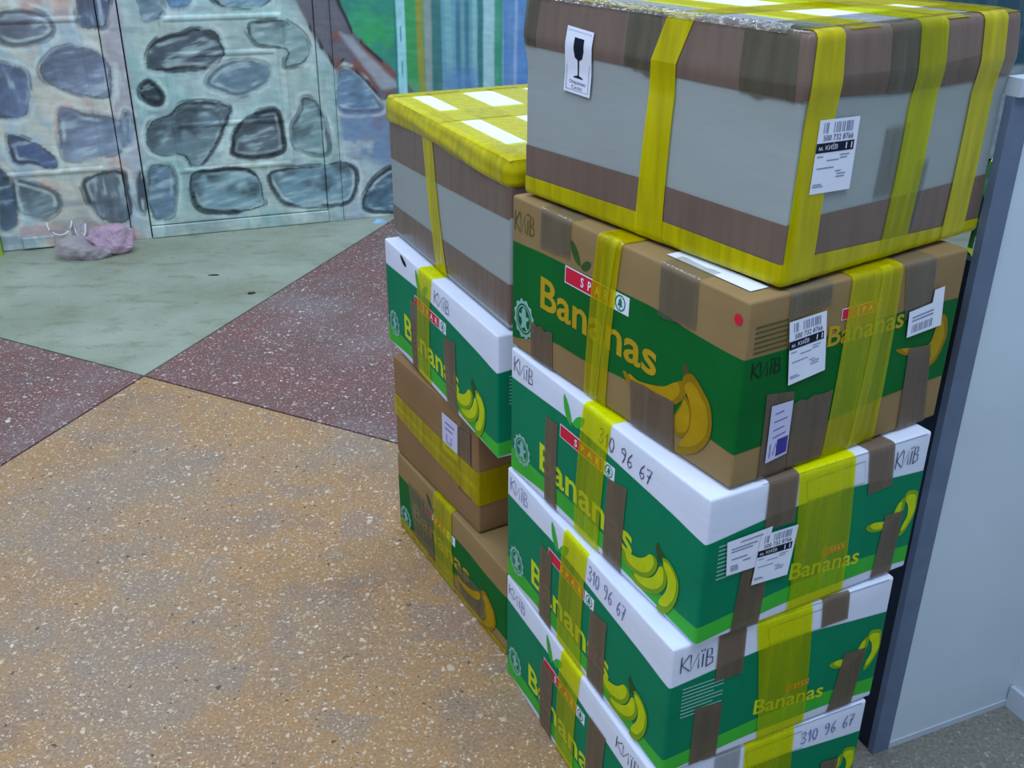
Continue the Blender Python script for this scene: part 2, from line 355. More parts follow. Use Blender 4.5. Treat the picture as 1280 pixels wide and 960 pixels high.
    over(L3((122, 74, 70)), sstep(.03, .0, np.abs(ws - 1.39 - (.66 - wz) * .3)) * sstep(.6, .64, wz) * sstep(.70, .66, wz) * .8)
    stripe(1.638, 1.676, (134, 200, 216), .003, .002); stripe(1.630, 1.639, (36, 116, 118), .002, .002); stripe(1.655, 1.660, (40, 124, 140), .002, .003, sstep(.45, .6, fbm(s, z * 20)))
    over(L3((176, 152, 160)), sstep(.083, .09, s) * sstep(.208, .2, s) * sstep(.05, .055, z) * sstep(.098, .09, z) * .9)
    # stones
    for poly, fill, edge, vert in STONES:
        P = smooth_poly(poly); lo = P.min(0) - .05; hi = P.max(0) + .05
        i = np.where((s > lo[0]) & (s < hi[0]) & (z > lo[1]) & (z < hi[1]))[0]
        if not len(i): continue
        x, y = ws[i], wz[i]; d = sdf(P, x, y)
        u, v = (y, x) if vert else (x + .25 * y, y - .2 * x)
        sk = fbm(u * 11 + fill[0], v * 62 + fill[2], 3); big = fbm(x * 13 + fill[1], y * 13, 3); k = fbm(x * 9 + fill[2], y * 9 + fill[1], 3); fine = fbm(u * 30, v * 150 + 7, 2)
        f = L3(fill); cen = P.mean(0); rel = ((y - cen[1]) / (P[:, 1].max() - cen[1]) - .5 * (x - cen[0]) / (P[:, 0].max() - cen[0]))
        cc = f * (.62 + .72 * sk)[:, None]
        cc = cc + (L3((160, 184, 192)) - cc) * (sstep(.48, .72, sk) * sstep(.62, .40, big) * .55)[:, None]
        dk = sstep(.36, .60, big * .75 + .20 * rel + .16 * (edge - .6)) * min(1, edge) * .9
        cc = cc + (L3((34, 42, 52)) - cc) * (dk * (.55 + .6 * fine))[:, None].clip(0, 1)
        rag = .010 * (fine - .5) + .008 * (k - .5)
        cur = c[i]; cur = cur + (cc - cur) * (sstep(.008, -.012, d + rag) * .93)[:, None]
        wd = .003 + .016 * sstep(.30, .75, k) * min(1.2, edge)
        dark = sstep(wd, wd * .25, np.abs(d + rag * .8 + .004)) * min(1, edge) * sstep(.22, .46, k + .20 * (edge - .6)) * (.65 + .5 * fine)
        cur = cur + (L3((24, 32, 42)) - cur) * (dark * .95).clip(0, 1)[:, None]
        d2 = sdf(P, x + .010 * (k - .4), y - .012 * (big - .35)); w2 = .003 + .006 * fine
        cur = cur + (L3((40, 52, 62)) - cur) * (sstep(w2, w2 * .3, np.abs(d2 - .006)) * sstep(.46, .60, fbm(x * 12 + 4, y * 12 + fill[0], 2)) * .75 * min(1, edge))[:, None]
        halo = sstep(.013, 0, np.abs(d - .017)) * sstep(.40, .6, big) * .45 + sstep(.011, 0, np.abs(d + .020)) * sstep(.48, .66, k) * (.5 if edge < 1 else .3) * (fill[0] > 50)
        cur = cur + (L3((186, 206, 214)) - cur) * (np.clip(halo, 0, 1) * (.5 + fine))[:, None].clip(0, 1)
        c[i] = cur
    br = fbm(s * 24 + 3 * z, z * 70 + 8 * s, 3); c = c * (.84 + .32 * br)[:, None]
    c *= (.93 + .14 * n3)[:, None]
    c = c * .86 + .14 * c.mean(1, keepdims=True)
    return (np.clip(c * gain, 0, .9)).reshape(*sh, 3)

t = NT('mural_paint'); at = t.new('ShaderNodeVertexColor'); at.layer_name = 'paint'
t.link(at.outputs[0], t.b.inputs['Base Color']); t.rough(.42); t.b.inputs['Specular IOR Level'].default_value = .3; t.bump(t.noise(1, 4, (60, 60, 140)), .25, .002); MAT['mural'] = t.m
MURAL_GAIN = np.array([1.36, 1.31, 1.11])
def zgrid(z0, z1):
    a = list(np.arange(z0, min(z1, .96), .004)); b = list(np.arange(max(z0, .96), z1, .02)) if z1 > .96 else []
    return np.array(a + b + [z1])
def painted(name, s0, s1, z0, z1, depth, thick, ds=.004, relief=None, parent=None):
    S = np.append(np.arange(s0, s1, ds), s1); Zs = zgrid(z0, z1); SS, ZZ = np.meshgrid(S, Zs)
    D = np.full(SS.shape, depth)
    if relief is not None: D = D + relief(SS, ZZ)
    nz, ns = SS.shape
    X = WO[0] + WE[0] * SS + WN[0] * D; Y = WO[1] + WE[1] * SS + WN[1] * D
    V = np.stack([X, Y, ZZ], -1).reshape(-1, 3)
    idx = np.arange(nz * ns).reshape(nz, ns)
    F = np.stack([idx[:-1, :-1], idx[:-1, 1:], idx[1:, 1:], idx[1:, :-1]], -1).reshape(-1, 4)
    # side returns
    rim = list(idx[0, :]) + list(idx[1:, -1]) + list(idx[-1, -2::-1]) + list(idx[-2:0:-1, 0])
    back = V[rim].copy(); back[:, 0] -= WN[0] * thick; back[:, 1] -= WN[1] * thick
    b0 = nz * ns; k = len(rim)
    F2 = [(rim[(i + 1) % k], rim[i], b0 + i, b0 + (i + 1) % k) for i in range(k)]
    V = np.concatenate([V, back]); F = np.concatenate([F, np.array(F2)])
    me = bpy.data.meshes.new(name); me.vertices.add(len(V)); me.vertices.foreach_set('co', V.ravel())
    me.loops.add(len(F) * 4); me.loops.foreach_set('vertex_index', F.ravel().astype(np.int32))
    me.polygons.add(len(F)); me.polygons.foreach_set('loop_start', np.arange(0, len(F) * 4, 4, dtype=np.int32))
    me.update(calc_edges=True); me.validate()
    col = np.ones((len(V), 4)); pc = paint(SS, ZZ, MURAL_GAIN).reshape(-1, 3); col[:b0, :3] = pc; col[b0:, :3] = pc[rim] * .8
    a = me.color_attributes.new('paint', 'FLOAT_COLOR', 'POINT'); a.data.foreach_set('color', col.ravel())
    me.materials.append(MAT['mural'])
    o = bpy.data.objects.new(name, me); COL.objects.link(o)
    if parent: o.parent = parent
    return o
def rect_ridge(rects):
    def f(S, Z):
        r = np.zeros(S.shape)
        for (a, b, c, d) in rects:
            q = np.maximum(np.maximum(a - S, S - b), np.maximum(c - Z, Z - d))
            r = r + .006 * sstep(.012, .004, np.abs(q)) + .003 * sstep(0, -.02, q)
        return r
    return f
# the bare wall behind door leaves and trims
v = []
for d in (-.045, -.16):
    for s_, z_ in ((-1.6, -.01), (6.0, -.01), (6.0, 2.9), (-1.6, 2.9)): v.append(WP(s_, z_, d))
core = mesh('wall_back', v, [(0, 1, 2, 3), (7, 6, 5, 4), (0, 4, 5, 1), (1, 5, 6, 2), (2, 6, 7, 3), (3, 7, 4, 0)], MAT['dark']); tag(core, kind='structure')
painted('mural_panel', 1.371, 2.6, 0, 2.2, .0, .045, parent=core)
painted('mural_panel', 2.6, 6.0, 0, 2.2, .0, .045, ds=.02, parent=core)
painted('mural_panel', -1.6, .008, 0, 2.2, -.005, .04, ds=.008, parent=core)
d1 = painted('door_1', .578, 1.303, .052, 2.05, -.006, .035, relief=rect_ridge([(.725, 1.172, .266, .850), (.740, 1.143, .447, .717)])); tag(d1, kind='structure')
painted('kick_strip', .578, 1.305, .002, .048, .006, .04, parent=d1)
d2 = painted('door_2', .012, .497, .002, 2.05, -.006, .035, relief=rect_ridge([(.075, .44, .30, .86)])); tag(d2, kind='structure')
painted('kick_plate', .090, .205, .006, .050, .004, .012, parent=d2)
tag(painted('trim_1', 1.307, 1.367, 0, 2.1, .004, .045, relief=lambda S, Z: .006 * sstep(.012, .004, np.abs(S - 1.355))), kind='structure')
tag(painted('trim_2', .501, .573, 0, 2.1, .002, .045, relief=lambda S, Z: .004 * sstep(.010, .003, np.abs(S - .512))), kind='structure')

# ------------------------------------------------------------------ white-panelled slab with a metal frame, right of the boxes
m_white = plain('white_panel_paint', (204, 216, 222), .45, .06, 3, .05)
m_alu = plain('brushed_metal', (104, 118, 138), .38, .08, 30)
m_gapshade = plain('gap_shade_dark', (34, 42, 56), .35, .1, 20)  # dark colour standing in for the shade between stack and slab
m_plinth = plain('white_plinth', (190, 200, 208), .45, .05, 6)
SE = Vector((.2436, .103)).normalized(); SN = Vector((-SE.y, SE.x))          # along the slab, towards its back
CT = 1.085     # height of the half-high partition
S0 = Vector((.6088, 1.2699)) + SE * .008 + SN * .002
def SP(a, b, z): q = S0 + SE * a + SN * b; return (q.x, q.y, z)
def sbox(name, a0, a1, b0, b1, z0, z1, mat, parent=None):
    v, f = boxv(a0, a1, b0, b1, z0, z1); return mesh(name, [SP(*p) for p in v], f, mat, parent)
wr = sbox('wall_right', .028, .300, .003, .012, .012, CT, m_white); tag(wr, kind='structure')
sbox('metal_frame', -.006, .028, .0, .012, .0, CT, m_alu, wr)
sbox('gap_shade_strip', -.004, .012, .014, .085, .0, .87, m_gapshade, wr)  # added strip behind the frame, coloured as the dark shaded gap
sbox('bottom_rail', .028, .300, .001, .014, .0, .012, m_plinth, wr)
sbox('top_rail', -.004, .300, -.006, .020, CT, CT + .022, m_plinth, wr)
wf = sbox('wall_side', .300, .42, -.60, .034, .0, CT + .022, m_white); tag(wf, kind='structure')
tag(sbox('baseboard_right', .292, .2998, -.60, .0005, .0, .045, m_plinth), kind='structure')

# ------------------------------------------------------------------ boxes
class Box:
    """a carton: local x runs along its left face (A->B), y away from the camera along its right face (B->C)"""
    def __init__(s, name, corner, yaw, dims, z, body_mat, label, cat, r=.004, bulge=.003, crease=None, top_b=0.):
        s.L, s.W, s.H = dims; s.r = r; s.bl = bulge; s.cr = crease
        ux = Vector((math.cos(yaw), -math.sin(yaw))); uy = Vector((math.sin(yaw), math.cos(yaw)))
        c = Vector(corner) - ux * s.L / 2 + uy * s.W / 2
        s.o = empty(name, (c.x, c.y, z), -yaw); tag(s.o, label, cat)
        s.body(body_mat)
    def S(s, p, off=0.):
        """sharp carton surface point (local, z from 0) -> rounded, slightly bulged surface, lifted by off"""
        L, W, H, r = s.L / 2, s.W / 2, s.H, s.r
        p = [p[0], p[1], p[2] - H / 2]; lim = (L, W, H / 2)
        q = [max(-m + r, min(m - r, v)) for v, m in zip(p, lim)]
        d = [a - b for a, b in zip(p, q)]; n = math.sqrt(sum(v * v for v in d)) or 1e-9
        x, y, z = [b + v / n * (r + off) for b, v in zip(q, d)]
        fx, fy, fz = x / L, y / W, z / (H / 2)
        k = lambda v: max(0., 1 - v * v)
        x += s.bl * fx * k(fy) * k(fz); y += s.bl * fy * k(fx) * k(fz)
        if s.cr:      # dented ridge line below the lid edge
            zc, ins = s.cr; zz = z + H / 2; g = ins * (max(0., (H - zz) / (H - zc)) if zz > zc else max(0., 1 - (zc - zz) / .035))
            x += math.copysign(g, x) * min(1, abs(fx) ** 6); y += math.copysign(g, y) * min(1, abs(fy) ** 6)
        return (x, y, z + H / 2)
    def P(s, face, u, v, off=0.):
        """face L (u from the far corner A), R (u from the near corner B), T (u along A->B, v to the back); runs over the edges"""
        L, W, H = s.L, s.W, s.H
        if face == 'T': return s.S((u - L / 2, v - W / 2, H), off)
        if face == 'L' and u > L: face, u = 'R', u - L
        elif face == 'R' and u < 0: face, u = 'L', L + u
        t = 0.
        if v > H: t, v = v - H, H
        if v < 0: t, v = -v, 0.
        if face == 'L':
            if u < 0: return s.S((-L / 2, -W / 2 - u, v), off)
            return s.S((u - L / 2, -W / 2 + t, v), off)
        if u > W: return s.S((L / 2 - (u - W), W / 2, v), off)
        return s.S((L / 2 - t, u - W / 2, v), off)
    def body(s, mat):
        def knots(m, n):
            e = s.r / m
            return sorted(set([0, e * .3, e * .65, e, 1 - e, 1 - e * .65, 1 - e * .3, 1] + [i / n for i in range(1, n)]))
        V, F, D = [], [], {}
        def vid(p):
            q = s.S(p); k = tuple(round(c, 6) for c in q)
            if k not in D: D[k] = len(V); V.append(q)
            return D[k]
        L, W, H = s.L, s.W, s.H; kx, ky, kz = knots(L, 12), knots(W, 10), knots(H, 9)
        def face(A, B, fn, flip):
            for i in range(len(A) - 1):
                for j in range(len(B) - 1):
                    q = [vid(fn(A[i], B[j])), vid(fn(A[i + 1], B[j])), vid(fn(A[i + 1], B[j + 1])), vid(fn(A[i], B[j + 1]))]
                    q = [a for n, a in enumerate(q) if a != q[n - 1]]
                    if len(q) > 2: F.append(tuple(q[::-1] if flip else q))
        for y, fl in ((-.5, 0), (.5, 1)): face(kx, kz, lambda a, b: ((a - .5) * L, y * W, b * H), fl)
        for x, fl in ((.5, 0), (-.5, 1)): face(ky, kz, lambda a, b: (x * L, (a - .5) * W, b * H), fl)
        for z, fl in ((1, 0), (0, 1)): face(kx, ky, lambda a, b: ((a - .5) * L, (b - .5) * W, z * H), fl)
        s.carton = mesh('carton', V, F, mat, s.o, True)
    # ---- flat pieces lying on the carton
    def quad(s, name, face, c4, mat, off=.0012, nu=6, nv=18, parent=None, ragged=0.):
        """sheet given by four face points tl,tr,br,bl"""
        tl, tr, br, bl = [np.array(c, float) for c in c4]; V, F = [], []
        nv = max(nv, int(np.linalg.norm(tl - bl) / .005)) if max(c[1] for c in c4) > s.H or min(c[1] for c in c4) < .001 or s.cr else nv
        for j in range(nv + 1):
            t = j / nv; a = tl + (bl - tl) * t; b = tr + (br - tr) * t
            for i in range(nu + 1):
                p = a + (b - a) * (i / nu)
                if ragged and j in (0, nv): p = p + np.array([0, random.uniform(-ragged, ragged)])
                V.append(s.P(face, p[0], p[1], off))
        for j in range(nv):
            for i in range(nu):
                k = j * (nu + 1) + i; F.append((k, k + nu + 1, k + nu + 2, k + 1))
        return mesh(name, V, F, MAT[mat] if isinstance(mat, str) else mat, parent or s.o, True)
    def band(s, name, face, lo, hi, mat, off=.0004, u0=None, u1=None, n=30, nv=4, parent=None):
        """printed band between two height curves [(u,v),...]"""
        lo, hi = np.array(lo), np.array(hi); u0 = lo[0, 0] if u0 is None else u0; u1 = lo[-1, 0] if u1 is None else u1
        V, F = [], []
        def cur(c, u):   # smooth piecewise curve
            return float(np.interp(u, c[:, 0], c[:, 1])) * .5 + .25 * float(np.interp(u - .015, c[:, 0], c[:, 1])) + .25 * float(np.interp(u + .015, c[:, 0], c[:, 1]))
        us = sorted(set([u0 + (u1 - u0) * i / n for i in range(n + 1)] + [u1 - s.r * k for k in (.25, .5, .75, 1)] + [u0 + s.r * k for k in (.25, .5, .75, 1)])); n = len(us) - 1
        for u in us:
            a, b = cur(lo, u), cur(hi, u)
            for j in range(nv + 1): V.append(s.P(face, u, a + (b - a) * j / nv, off))
        for i in range(n):
            for j in range(nv): k = i * (nv + 1) + j; F.append((k, k + nv + 1, k + nv + 2, k + 1))
        return mesh(name, V, F, MAT[mat], parent or s.o, True)
    def poly(s, name, face, pts, mat, off=.0008, smooth=True, parent=None):
        q = smooth_poly(pts, 4) if smooth else np.array(pts, float)
        V2 = [tuple(p) for p in q]; T = [list(t) for t in tessellate_polygon([[Vector((x, y, 0)) for x, y in V2]])]
        for _ in range(2):          # refine so that the piece follows the carton
            mid, T2 = {}, []
            def m(i, j):
                k = (min(i, j), max(i, j))
                if k not in mid: mid[k] = len(V2); V2.append(((V2[i][0] + V2[j][0]) / 2, (V2[i][1] + V2[j][1]) / 2))
                return mid[k]
            for a, b, c in T: ab, bc, ca = m(a, b), m(b, c), m(c, a); T2 += [(a, ab, ca), (ab, b, bc), (ca, bc, c), (ab, bc, ca)]
            T = T2
        F = []
        for a, b, c in T:
            ar = (V2[b][0] - V2[a][0]) * (V2[c][1] - V2[a][1]) - (V2[c][0] - V2[a][0]) * (V2[b][1] - V2[a][1]); F.append((a, b, c) if ar > 0 else (a, c, b))
        return mesh(name, [s.P(face, a, b, off) for a, b in V2], F, MAT[mat], parent or s.o)
    def text(s, name, face, body, u0, v0, u1, cap, mat, off=.0009, parent=None, v1=None, bold=.0):
        """lettering with baseline from (u0,v0) to (u1,v1), capital height cap"""
        V, F = text_mesh(body, bold); w = max(x for x, y in V); v1 = v0 if v1 is None else v1
        sx = (u1 - u0) / w
        return mesh(name, [s.P(face, u0 + x * sx, v0 + (v1 - v0) * x / w + y * cap, off) for x, y in V], F, MAT[mat], parent or s.o)
    def pen(s, name, face, strokes, mat, off=.0011, w=.0009, parent=None):
        V, F = [], []
        for st in strokes:
            st = [np.array(p, float) for p in st]; b = len(V)
            for i, p in enumerate(st):
                d = st[min(i + 1, len(st) - 1)] - st[max(i - 1, 0)]; d = d / (np.linalg.norm(d) + 1e-9); nn = np.array([-d[1], d[0]]) * w
                V.append(s.P(face, *(p + nn), off)); V.append(s.P(face, *(p - nn), off))
                if i: k = b + 2 * i; F.append((k - 2, k - 1, k + 1, k))
        return mesh(name, V, F, MAT[mat], parent or s.o)

_tc = {}
def text_mesh(body, bold=0.):
    """flat glyph triangles, scaled so that a capital is 1 high"""
    if (body, bold) in _tc: return _tc[body, bold]
    cu = bpy.data.curves.new('txt', 'FONT'); cu.body = body; cu.size = 1; cu.resolution_u = 3; cu.offset = bold
    o = bpy.data.objects.new('txt', cu); COL.objects.link(o); dg = bpy.context.evaluated_depsgraph_get(); dg.update()
    me = o.evaluated_get(dg).to_mesh(); V = [(v.co.x, v.co.y) for v in me.vertices]; F = [tuple(p.vertices) for p in me.polygons]
    o.evaluated_get(dg).to_mesh_clear(); bpy.data.objects.remove(o); bpy.data.curves.remove(cu)
    x0 = min(v[0] for v in V); cap = .69
    r = ([((x - x0) / cap, y / cap) for x, y in V], F); _tc[body, bold] = r; return r

GL = {'К': (.7, [[(0, 0), (.03, 1)], [(.6, 1), (.06, .48), (.65, 0)]]), 'И': (.75, [[(0, .95), (.02, 0), (.55, .9), (.58, 0)]]),
      'Ї': (.4, [[(.12, 0), (.14, .78)], [(.0, .92), (.05, 1.02)], [(.2, .95), (.24, 1.05)]]), 'В': (.7, [[(0, 0), (.03, 1), (.36, .92), (.38, .62), (.05, .52), (.46, .42), (.48, .1), (0, 0)]]),
      '0': (.6, [[(.2, 0), (.02, .4), (.12, .9), (.34, .95), (.44, .5), (.34, .08), (.2, 0)]]), '1': (.4, [[(0, .65), (.2, 1), (.2, 0)]]),
      '3': (.6, [[(.05, .9), (.3, 1), (.42, .78), (.15, .52), (.44, .3), (.25, 0), (0, .12)]]), '9': (.6, [[(.42, .75), (.3, 1), (.06, .85), (.1, .58), (.38, .6), (.42, .8), (.36, .3), (.2, 0)]]),
      '6': (.6, [[(.38, 1), (.12, .6), (.04, .25), (.2, 0), (.4, .2), (.34, .46), (.08, .36)]]), '7': (.6, [[(0, .95), (.42, .98), (.2, .4), (.12, 0)], [(.06, .5), (.36, .54)]]), ' ': (.5, [])}
def scribble(txt, u0, v0, u1, h, slope=0.):
    tot = sum(GL[c][0] for c in txt); k = (u1 - u0) / tot; x = 0; out = []
    for c in txt:
        w, st = GL[c]
        for q in st: out.append([(u0 + (x + a) * k, v0 + slope * (x + a) / tot + b * h + random.uniform(-.03, .03) * h) for a, b in q])
        x += w
    return out
def lerp4(c4, x, y):
    tl, tr, br, bl = [np.array(c, float) for c in c4]; a = tl + (tr - tl) * x; b = bl + (br - bl) * x; return b + (a - b) * y
def strip4(c4, x0, x1, y0, y1): return [tuple(lerp4(c4, x0, y1)), tuple(lerp4(c4, x1, y1)), tuple(lerp4(c4, x1, y0)), tuple(lerp4(c4, x0, y0))]

def shipping_label(B, face, c4, number, name='shipping_label', off=.0034):
    """white courier label: barcode, number, black band with the city and route, small print"""
    sh = B.quad(name, face, c4, 'paper', off, 4, 6); sh['label'] = 'white shipping label with barcode and black band'
    V, F = [], []; x = .12; rb = random.Random(number)
    o2 = off + .0003
    while x < .88:
        w = rb.choice([.012, .02, .03]); 
        if not .24 < x < .34:
            k = len(V); V += [B.P(face, *p, o2) for p in strip4(c4, x, x + w, .82, .96)]; F.append((k, k + 3, k + 2, k + 1))
        x += w + rb.choice([.012, .02, .035])
    mesh('barcode', V, F, MAT['greyp'], sh)
    B.quad('black_band', face, strip4(c4, .0, .93, .56, .69), 'black', o2, 4, 2, sh)
    def tx(nm, body, x0, x1, y0, cap, mat):
        a, b = lerp4(c4, x0, y0), lerp4(c4, x1, y0); H = np.linalg.norm(lerp4(c4, .5, 1) - lerp4(c4, .5, 0))
        B.text(nm, face, body, a[0], a[1], b[0], cap * H, mat, off + .0006, sh, b[1])
    tx('number_print', number, .14, .88, .72, .075, 'pen'); tx('city_print', 'м. КИЇВ', .06, .52, .595, .06, 'paper'); tx('route_print', '11', .72, .88, .585, .085, 'paper')
    V, F = [], []
    for (x0, x1, y) in ((.05, .2, .50), (.3, .6, .44), (.62, .85, .50), (.62, .8, .46), (.08, .5, .34), (.55, .7, .28), (.6, .82, .24), (.04, .25, .12), (.04, .3, .09), (.58, .8, .2)):
        k = len(V); V += [B.P(face, *p, o2) for p in strip4(c4, x0, x1, y, y + .016)]; F.append((k, k + 3, k + 2, k + 1))
    mesh('small_print', V, F, MAT['greyp'], sh)
    return sh

def seal(B, u, v, ru, rv, mat='seal'):
    """round certification seal: toothed ring, inner ring and a frog figure"""
    V, F = [], []; n = 24
    def ring(r0, r1, teeth):
        b = len(V)
        for i in range(n):
            a = 2 * math.pi * i / n; q = r1 * (1.0 if not teeth or i % 2 else .86)
            V.append(B.P('L', u + ru * r0 * math.cos(a), v + rv * r0 * math.sin(a), .0009)); V.append(B.P('L', u + ru * q * math.cos(a), v + rv * q * math.sin(a), .0009))
        for i in range(n): j = (i + 1) % n; F.append((b + 2 * i, b + 2 * i + 1, b + 2 * j + 1, b + 2 * j))
    ring(.74, 1., True); ring(.6, .66, False)
    fr = [(0, .58), (.18, .45), (.2, .15), (.46, .2), (.46, .05), (.25, -.05), (.22, -.28), (.42, -.46), (.28, -.54), (.05, -.38), (-.2, -.52), (-.34, -.46), (-.18, -.22), (-.25, 0), (-.46, .05), (-.46, .2), (-.22, .2), (-.18, .45)]
    b = len(V); V.extend(B.P('L', u + ru * x, v + rv * y, .0009) for x, y in fr); F.append(tuple(range(b, b + len(fr)))[::-1])
    return mesh('seal_print', V, F, MAT[mat], B.o)

def spar_logo(B, face, u0, u1, v0, v1, s0, s1, body='SPAR'):
    """red name plate with white rim and the white square with a ringed fir"""
    e = (v1 - v0) * .07
    rim = B.quad('logo_plate', face, [(u0, v1), (u1, v1), (u1, v0), (u0, v0)], 'paper', .0008, 6, 2)
    B.quad('red_plate', face, [(u0 + e, v1 - e), (u1 - e, v1 - e), (u1 - e, v0 + e), (u0 + e, v0 + e)], 'red', .0011, 6, 2, rim)
    B.text('logo_lettering', face, 'S  P  A  R', u0 + (u1 - u0) * .36, v0 + (v1 - v0) * .26, u1 - (u1 - u0) * .06, (v1 - v0) * .5, 'paper', .0014, rim, bold=.02)
    if s1 > s0:
        B.quad('logo_square', face, [(s0, v1), (s1, v1), (s1, v0), (s0, v0)], 'paper', .0008, 3, 2, rim)
        cu, cv = (s0 + s1) / 2, (v0 + v1) / 2; r0 = min(s1 - s0, v1 - v0) * .36; V, F = [], []
        for i in range(20):
            a = 2 * math.pi * i / 20
            for r in (r0, r0 * 1.22): V.append(B.P(face, cu + r * math.cos(a), cv + r * math.sin(a), .0012))
        for i in range(20): j = (i + 1) % 20; F.append((2 * i, 2 * i + 1, 2 * j + 1, 2 * j))
        b = len(V); V.extend(B.P(face, cu + x * r0, cv + y * r0, .0012) for x, y in ((0, .85), (-.5, .1), (-.25, .1), (-.65, -.45), (-.1, -.45), (-.1, -.8), (.1, -.8), (.1, -.45), (.65, -.45), (.25, .1), (.5, .1))); F.append(tuple(range(b, b + 11)))
        mesh('fir_mark', V, F, MAT['green'], rim)

def shrink(pts, k): 
    c = np.mean(np.array(pts), 0); return [tuple(c + (np.array(p) - c) * k) for p in pts]

B1 = [(.3342, .0455), (.3521, .0485), (.3726, .0548), (.3886, .066), (.4037, .082), (.4142, .077), (.4127, .0621), (.4014, .0445), (.3824, .0312), (.3584, .0258), (.3397, .030)]
B2 = [(.3559, .0184), (.3831, .0274), (.4052, .043), (.4165, .0595), (.4241, .0771), (.4339, .0765), (.4353, .0532), (.4233, .0322), (.4049, .0178), (.3818, .0098), (.3622, .0108)]
B3 = [(.4253, .0906), (.438, .0929), (.4533, .0843), (.4616, .0676), (.4576, .0394), (.4423, .0116), (.4273, .0023), (.4187, .0036), (.4223, .014), (.4356, .0366), (.4395, .0555), (.4359, .0722), (.4284, .0803)]
BS = [(.4083, .0951), (.4119, .107), (.4175, .1011), (.4281, .0938), (.4264, .0827), (.4156, .0788), (.4129, .0858)]

def banana_art_white(B):
    """print of the white and green banana carton, scaled to this carton"""
    a, h = B.L / .5021, B.H / .2225; w = B.W / .3689
    q = lambda P: [(x * a, y * h) for x, y in P]; qr = lambda P: [(x * w, y * h) for x, y in P]
    B.band('green_print', 'L', q([(0, .042), (.11, .042), (.2, .046), (.3, .040), (.42, .030), (.46, .026), (.5021, .029)]), q([(0, .171), (.167, .180), (.28, .175), (.37, .169), (.44, .164), (.485, .158), (.5021, .157)]), 'green')
    B.band('green_stripe_print', 'L', q([(0, .002), (.11, .015), (.2, .0135), (.33, .012), (.42, .006), (.5021, .003)]), q([(0, .042), (.11, .042), (.2, .046), (.3, .040), (.42, .030), (.46, .026), (.5021, .029)]), 'lgreen')
    B.band('green_print', 'R', qr([(0, .029), (.1, .041), (.14, .0455), (.24, .0505), (.29, .0455), (.3689, .038)]), qr([(0, .157), (.02, .160), (.087, .169), (.14, .174), (.23, .175), (.3689, .1615)]), 'green')
    B.band('green_stripe_print', 'R', qr([(0, .003), (.108, .0156), (.145, .0185), (.297, .0183), (.3689, .0106)]), qr([(0, .029), (.1, .041), (.14, .0455), (.24, .0505), (.29, .0455), (.3689, .038)]), 'lgreen')
    B.text('lettering', 'L', 'Bananas', .100 * a, .053 * h, .357 * a, .047 * h, 'letter', .0009, None, .048 * h, bold=.018)
    spar_logo(B, 'L', .160 * a, .277 * a, .1405 * h, .1625 * h, .279 * a, .3065 * a)
    for pts, m in (([(.1644, .2132), (.176, .205), (.188, .185), (.190, .1723), (.178, .178), (.168, .192)], 'lgreen'), ([(.193, .178), (.205, .194), (.222, .199), (.218, .185), (.205, .176)], 'lgreen'), ([(.192, .176), (.205, .176), (.2154, .1733), (.205, .166), (.196, .168)], 'green')):
        B.poly('leaf_print', 'L', q(pts), m, .0007)
    seal(B, .0405 * a, .054 * h, .029 * a, .029 * h)
    B.poly('stem_print', 'L', q(BS), 'stem', .0010)
    for i, P in enumerate((B2, B1, B3)):
        b = B.poly('banana_print', 'L', q(P), 'ban_d', .0011 + .0003 * i)
        B.poly('banana_highlight', 'L', [(x, y + .0035 * h) for x, y in shrink(q(P), .80)], 'ban', .00125 + .0003 * i, True, b)
    # right face
    B.text('lettering', 'R', 'Bananas', .143 * w, .057 * h, .268 * w, .0265 * h, 'letter', .0009, None, .042 * h, bold=.015)
    spar_logo(B, 'R', .196 * w, .236 * w, .078 * h, .0885 * h, 0, 0)
    for P in ([(.2706, .0983), (.2799, .103), (.3043, .098), (.3209, .1031), (.3308, .1253), (.3397, .1251), (.3387, .1027), (.3258, .094), (.3072, .0844), (.2828, .0881)],
              [(.343, .1366), (.3603, .1314), (.365, .1175), (.3648, .0922), (.3524, .0678), (.3417, .062), (.3421, .0735), (.3501, .0916), (.3468, .1129), (.3375, .1282)]):
        b = B.poly('banana_print', 'R', qr(P), 'ban_d', .0010); B.poly('banana_highlight', 'R', shrink(qr(P), .8), 'ban', .0012, True, b)
    V, F = [], []
    for i in range(9):
        k = len(V); v = (.148 - i * .0062) * h; u1 = (.085 if i % 3 else .07) * w
        V += [B.P('R', x, y, .0008) for x, y in ((.020 * w, v), (u1, v + .001), (u1, v + .0032), (.020 * w, v + .0022))]; F.append((k, k + 1, k + 2, k + 3))
    mesh('small_print', V, F, MAT['seal'], B.o)
    fr = [(.150, .207), (.249, .209), (.254, .1755), (.156, .1765)]
    B.pen('frame_print', 'R', [qr(fr + fr[:1])], 'greyp', .0007, .0005)
    B.pen('rim_slit', 'R', [[(-.004, B.H - .002), (.1 * w, B.H - .0012), (B.W - .01, B.H - .002)]], 'greyp', .0007, .0006)

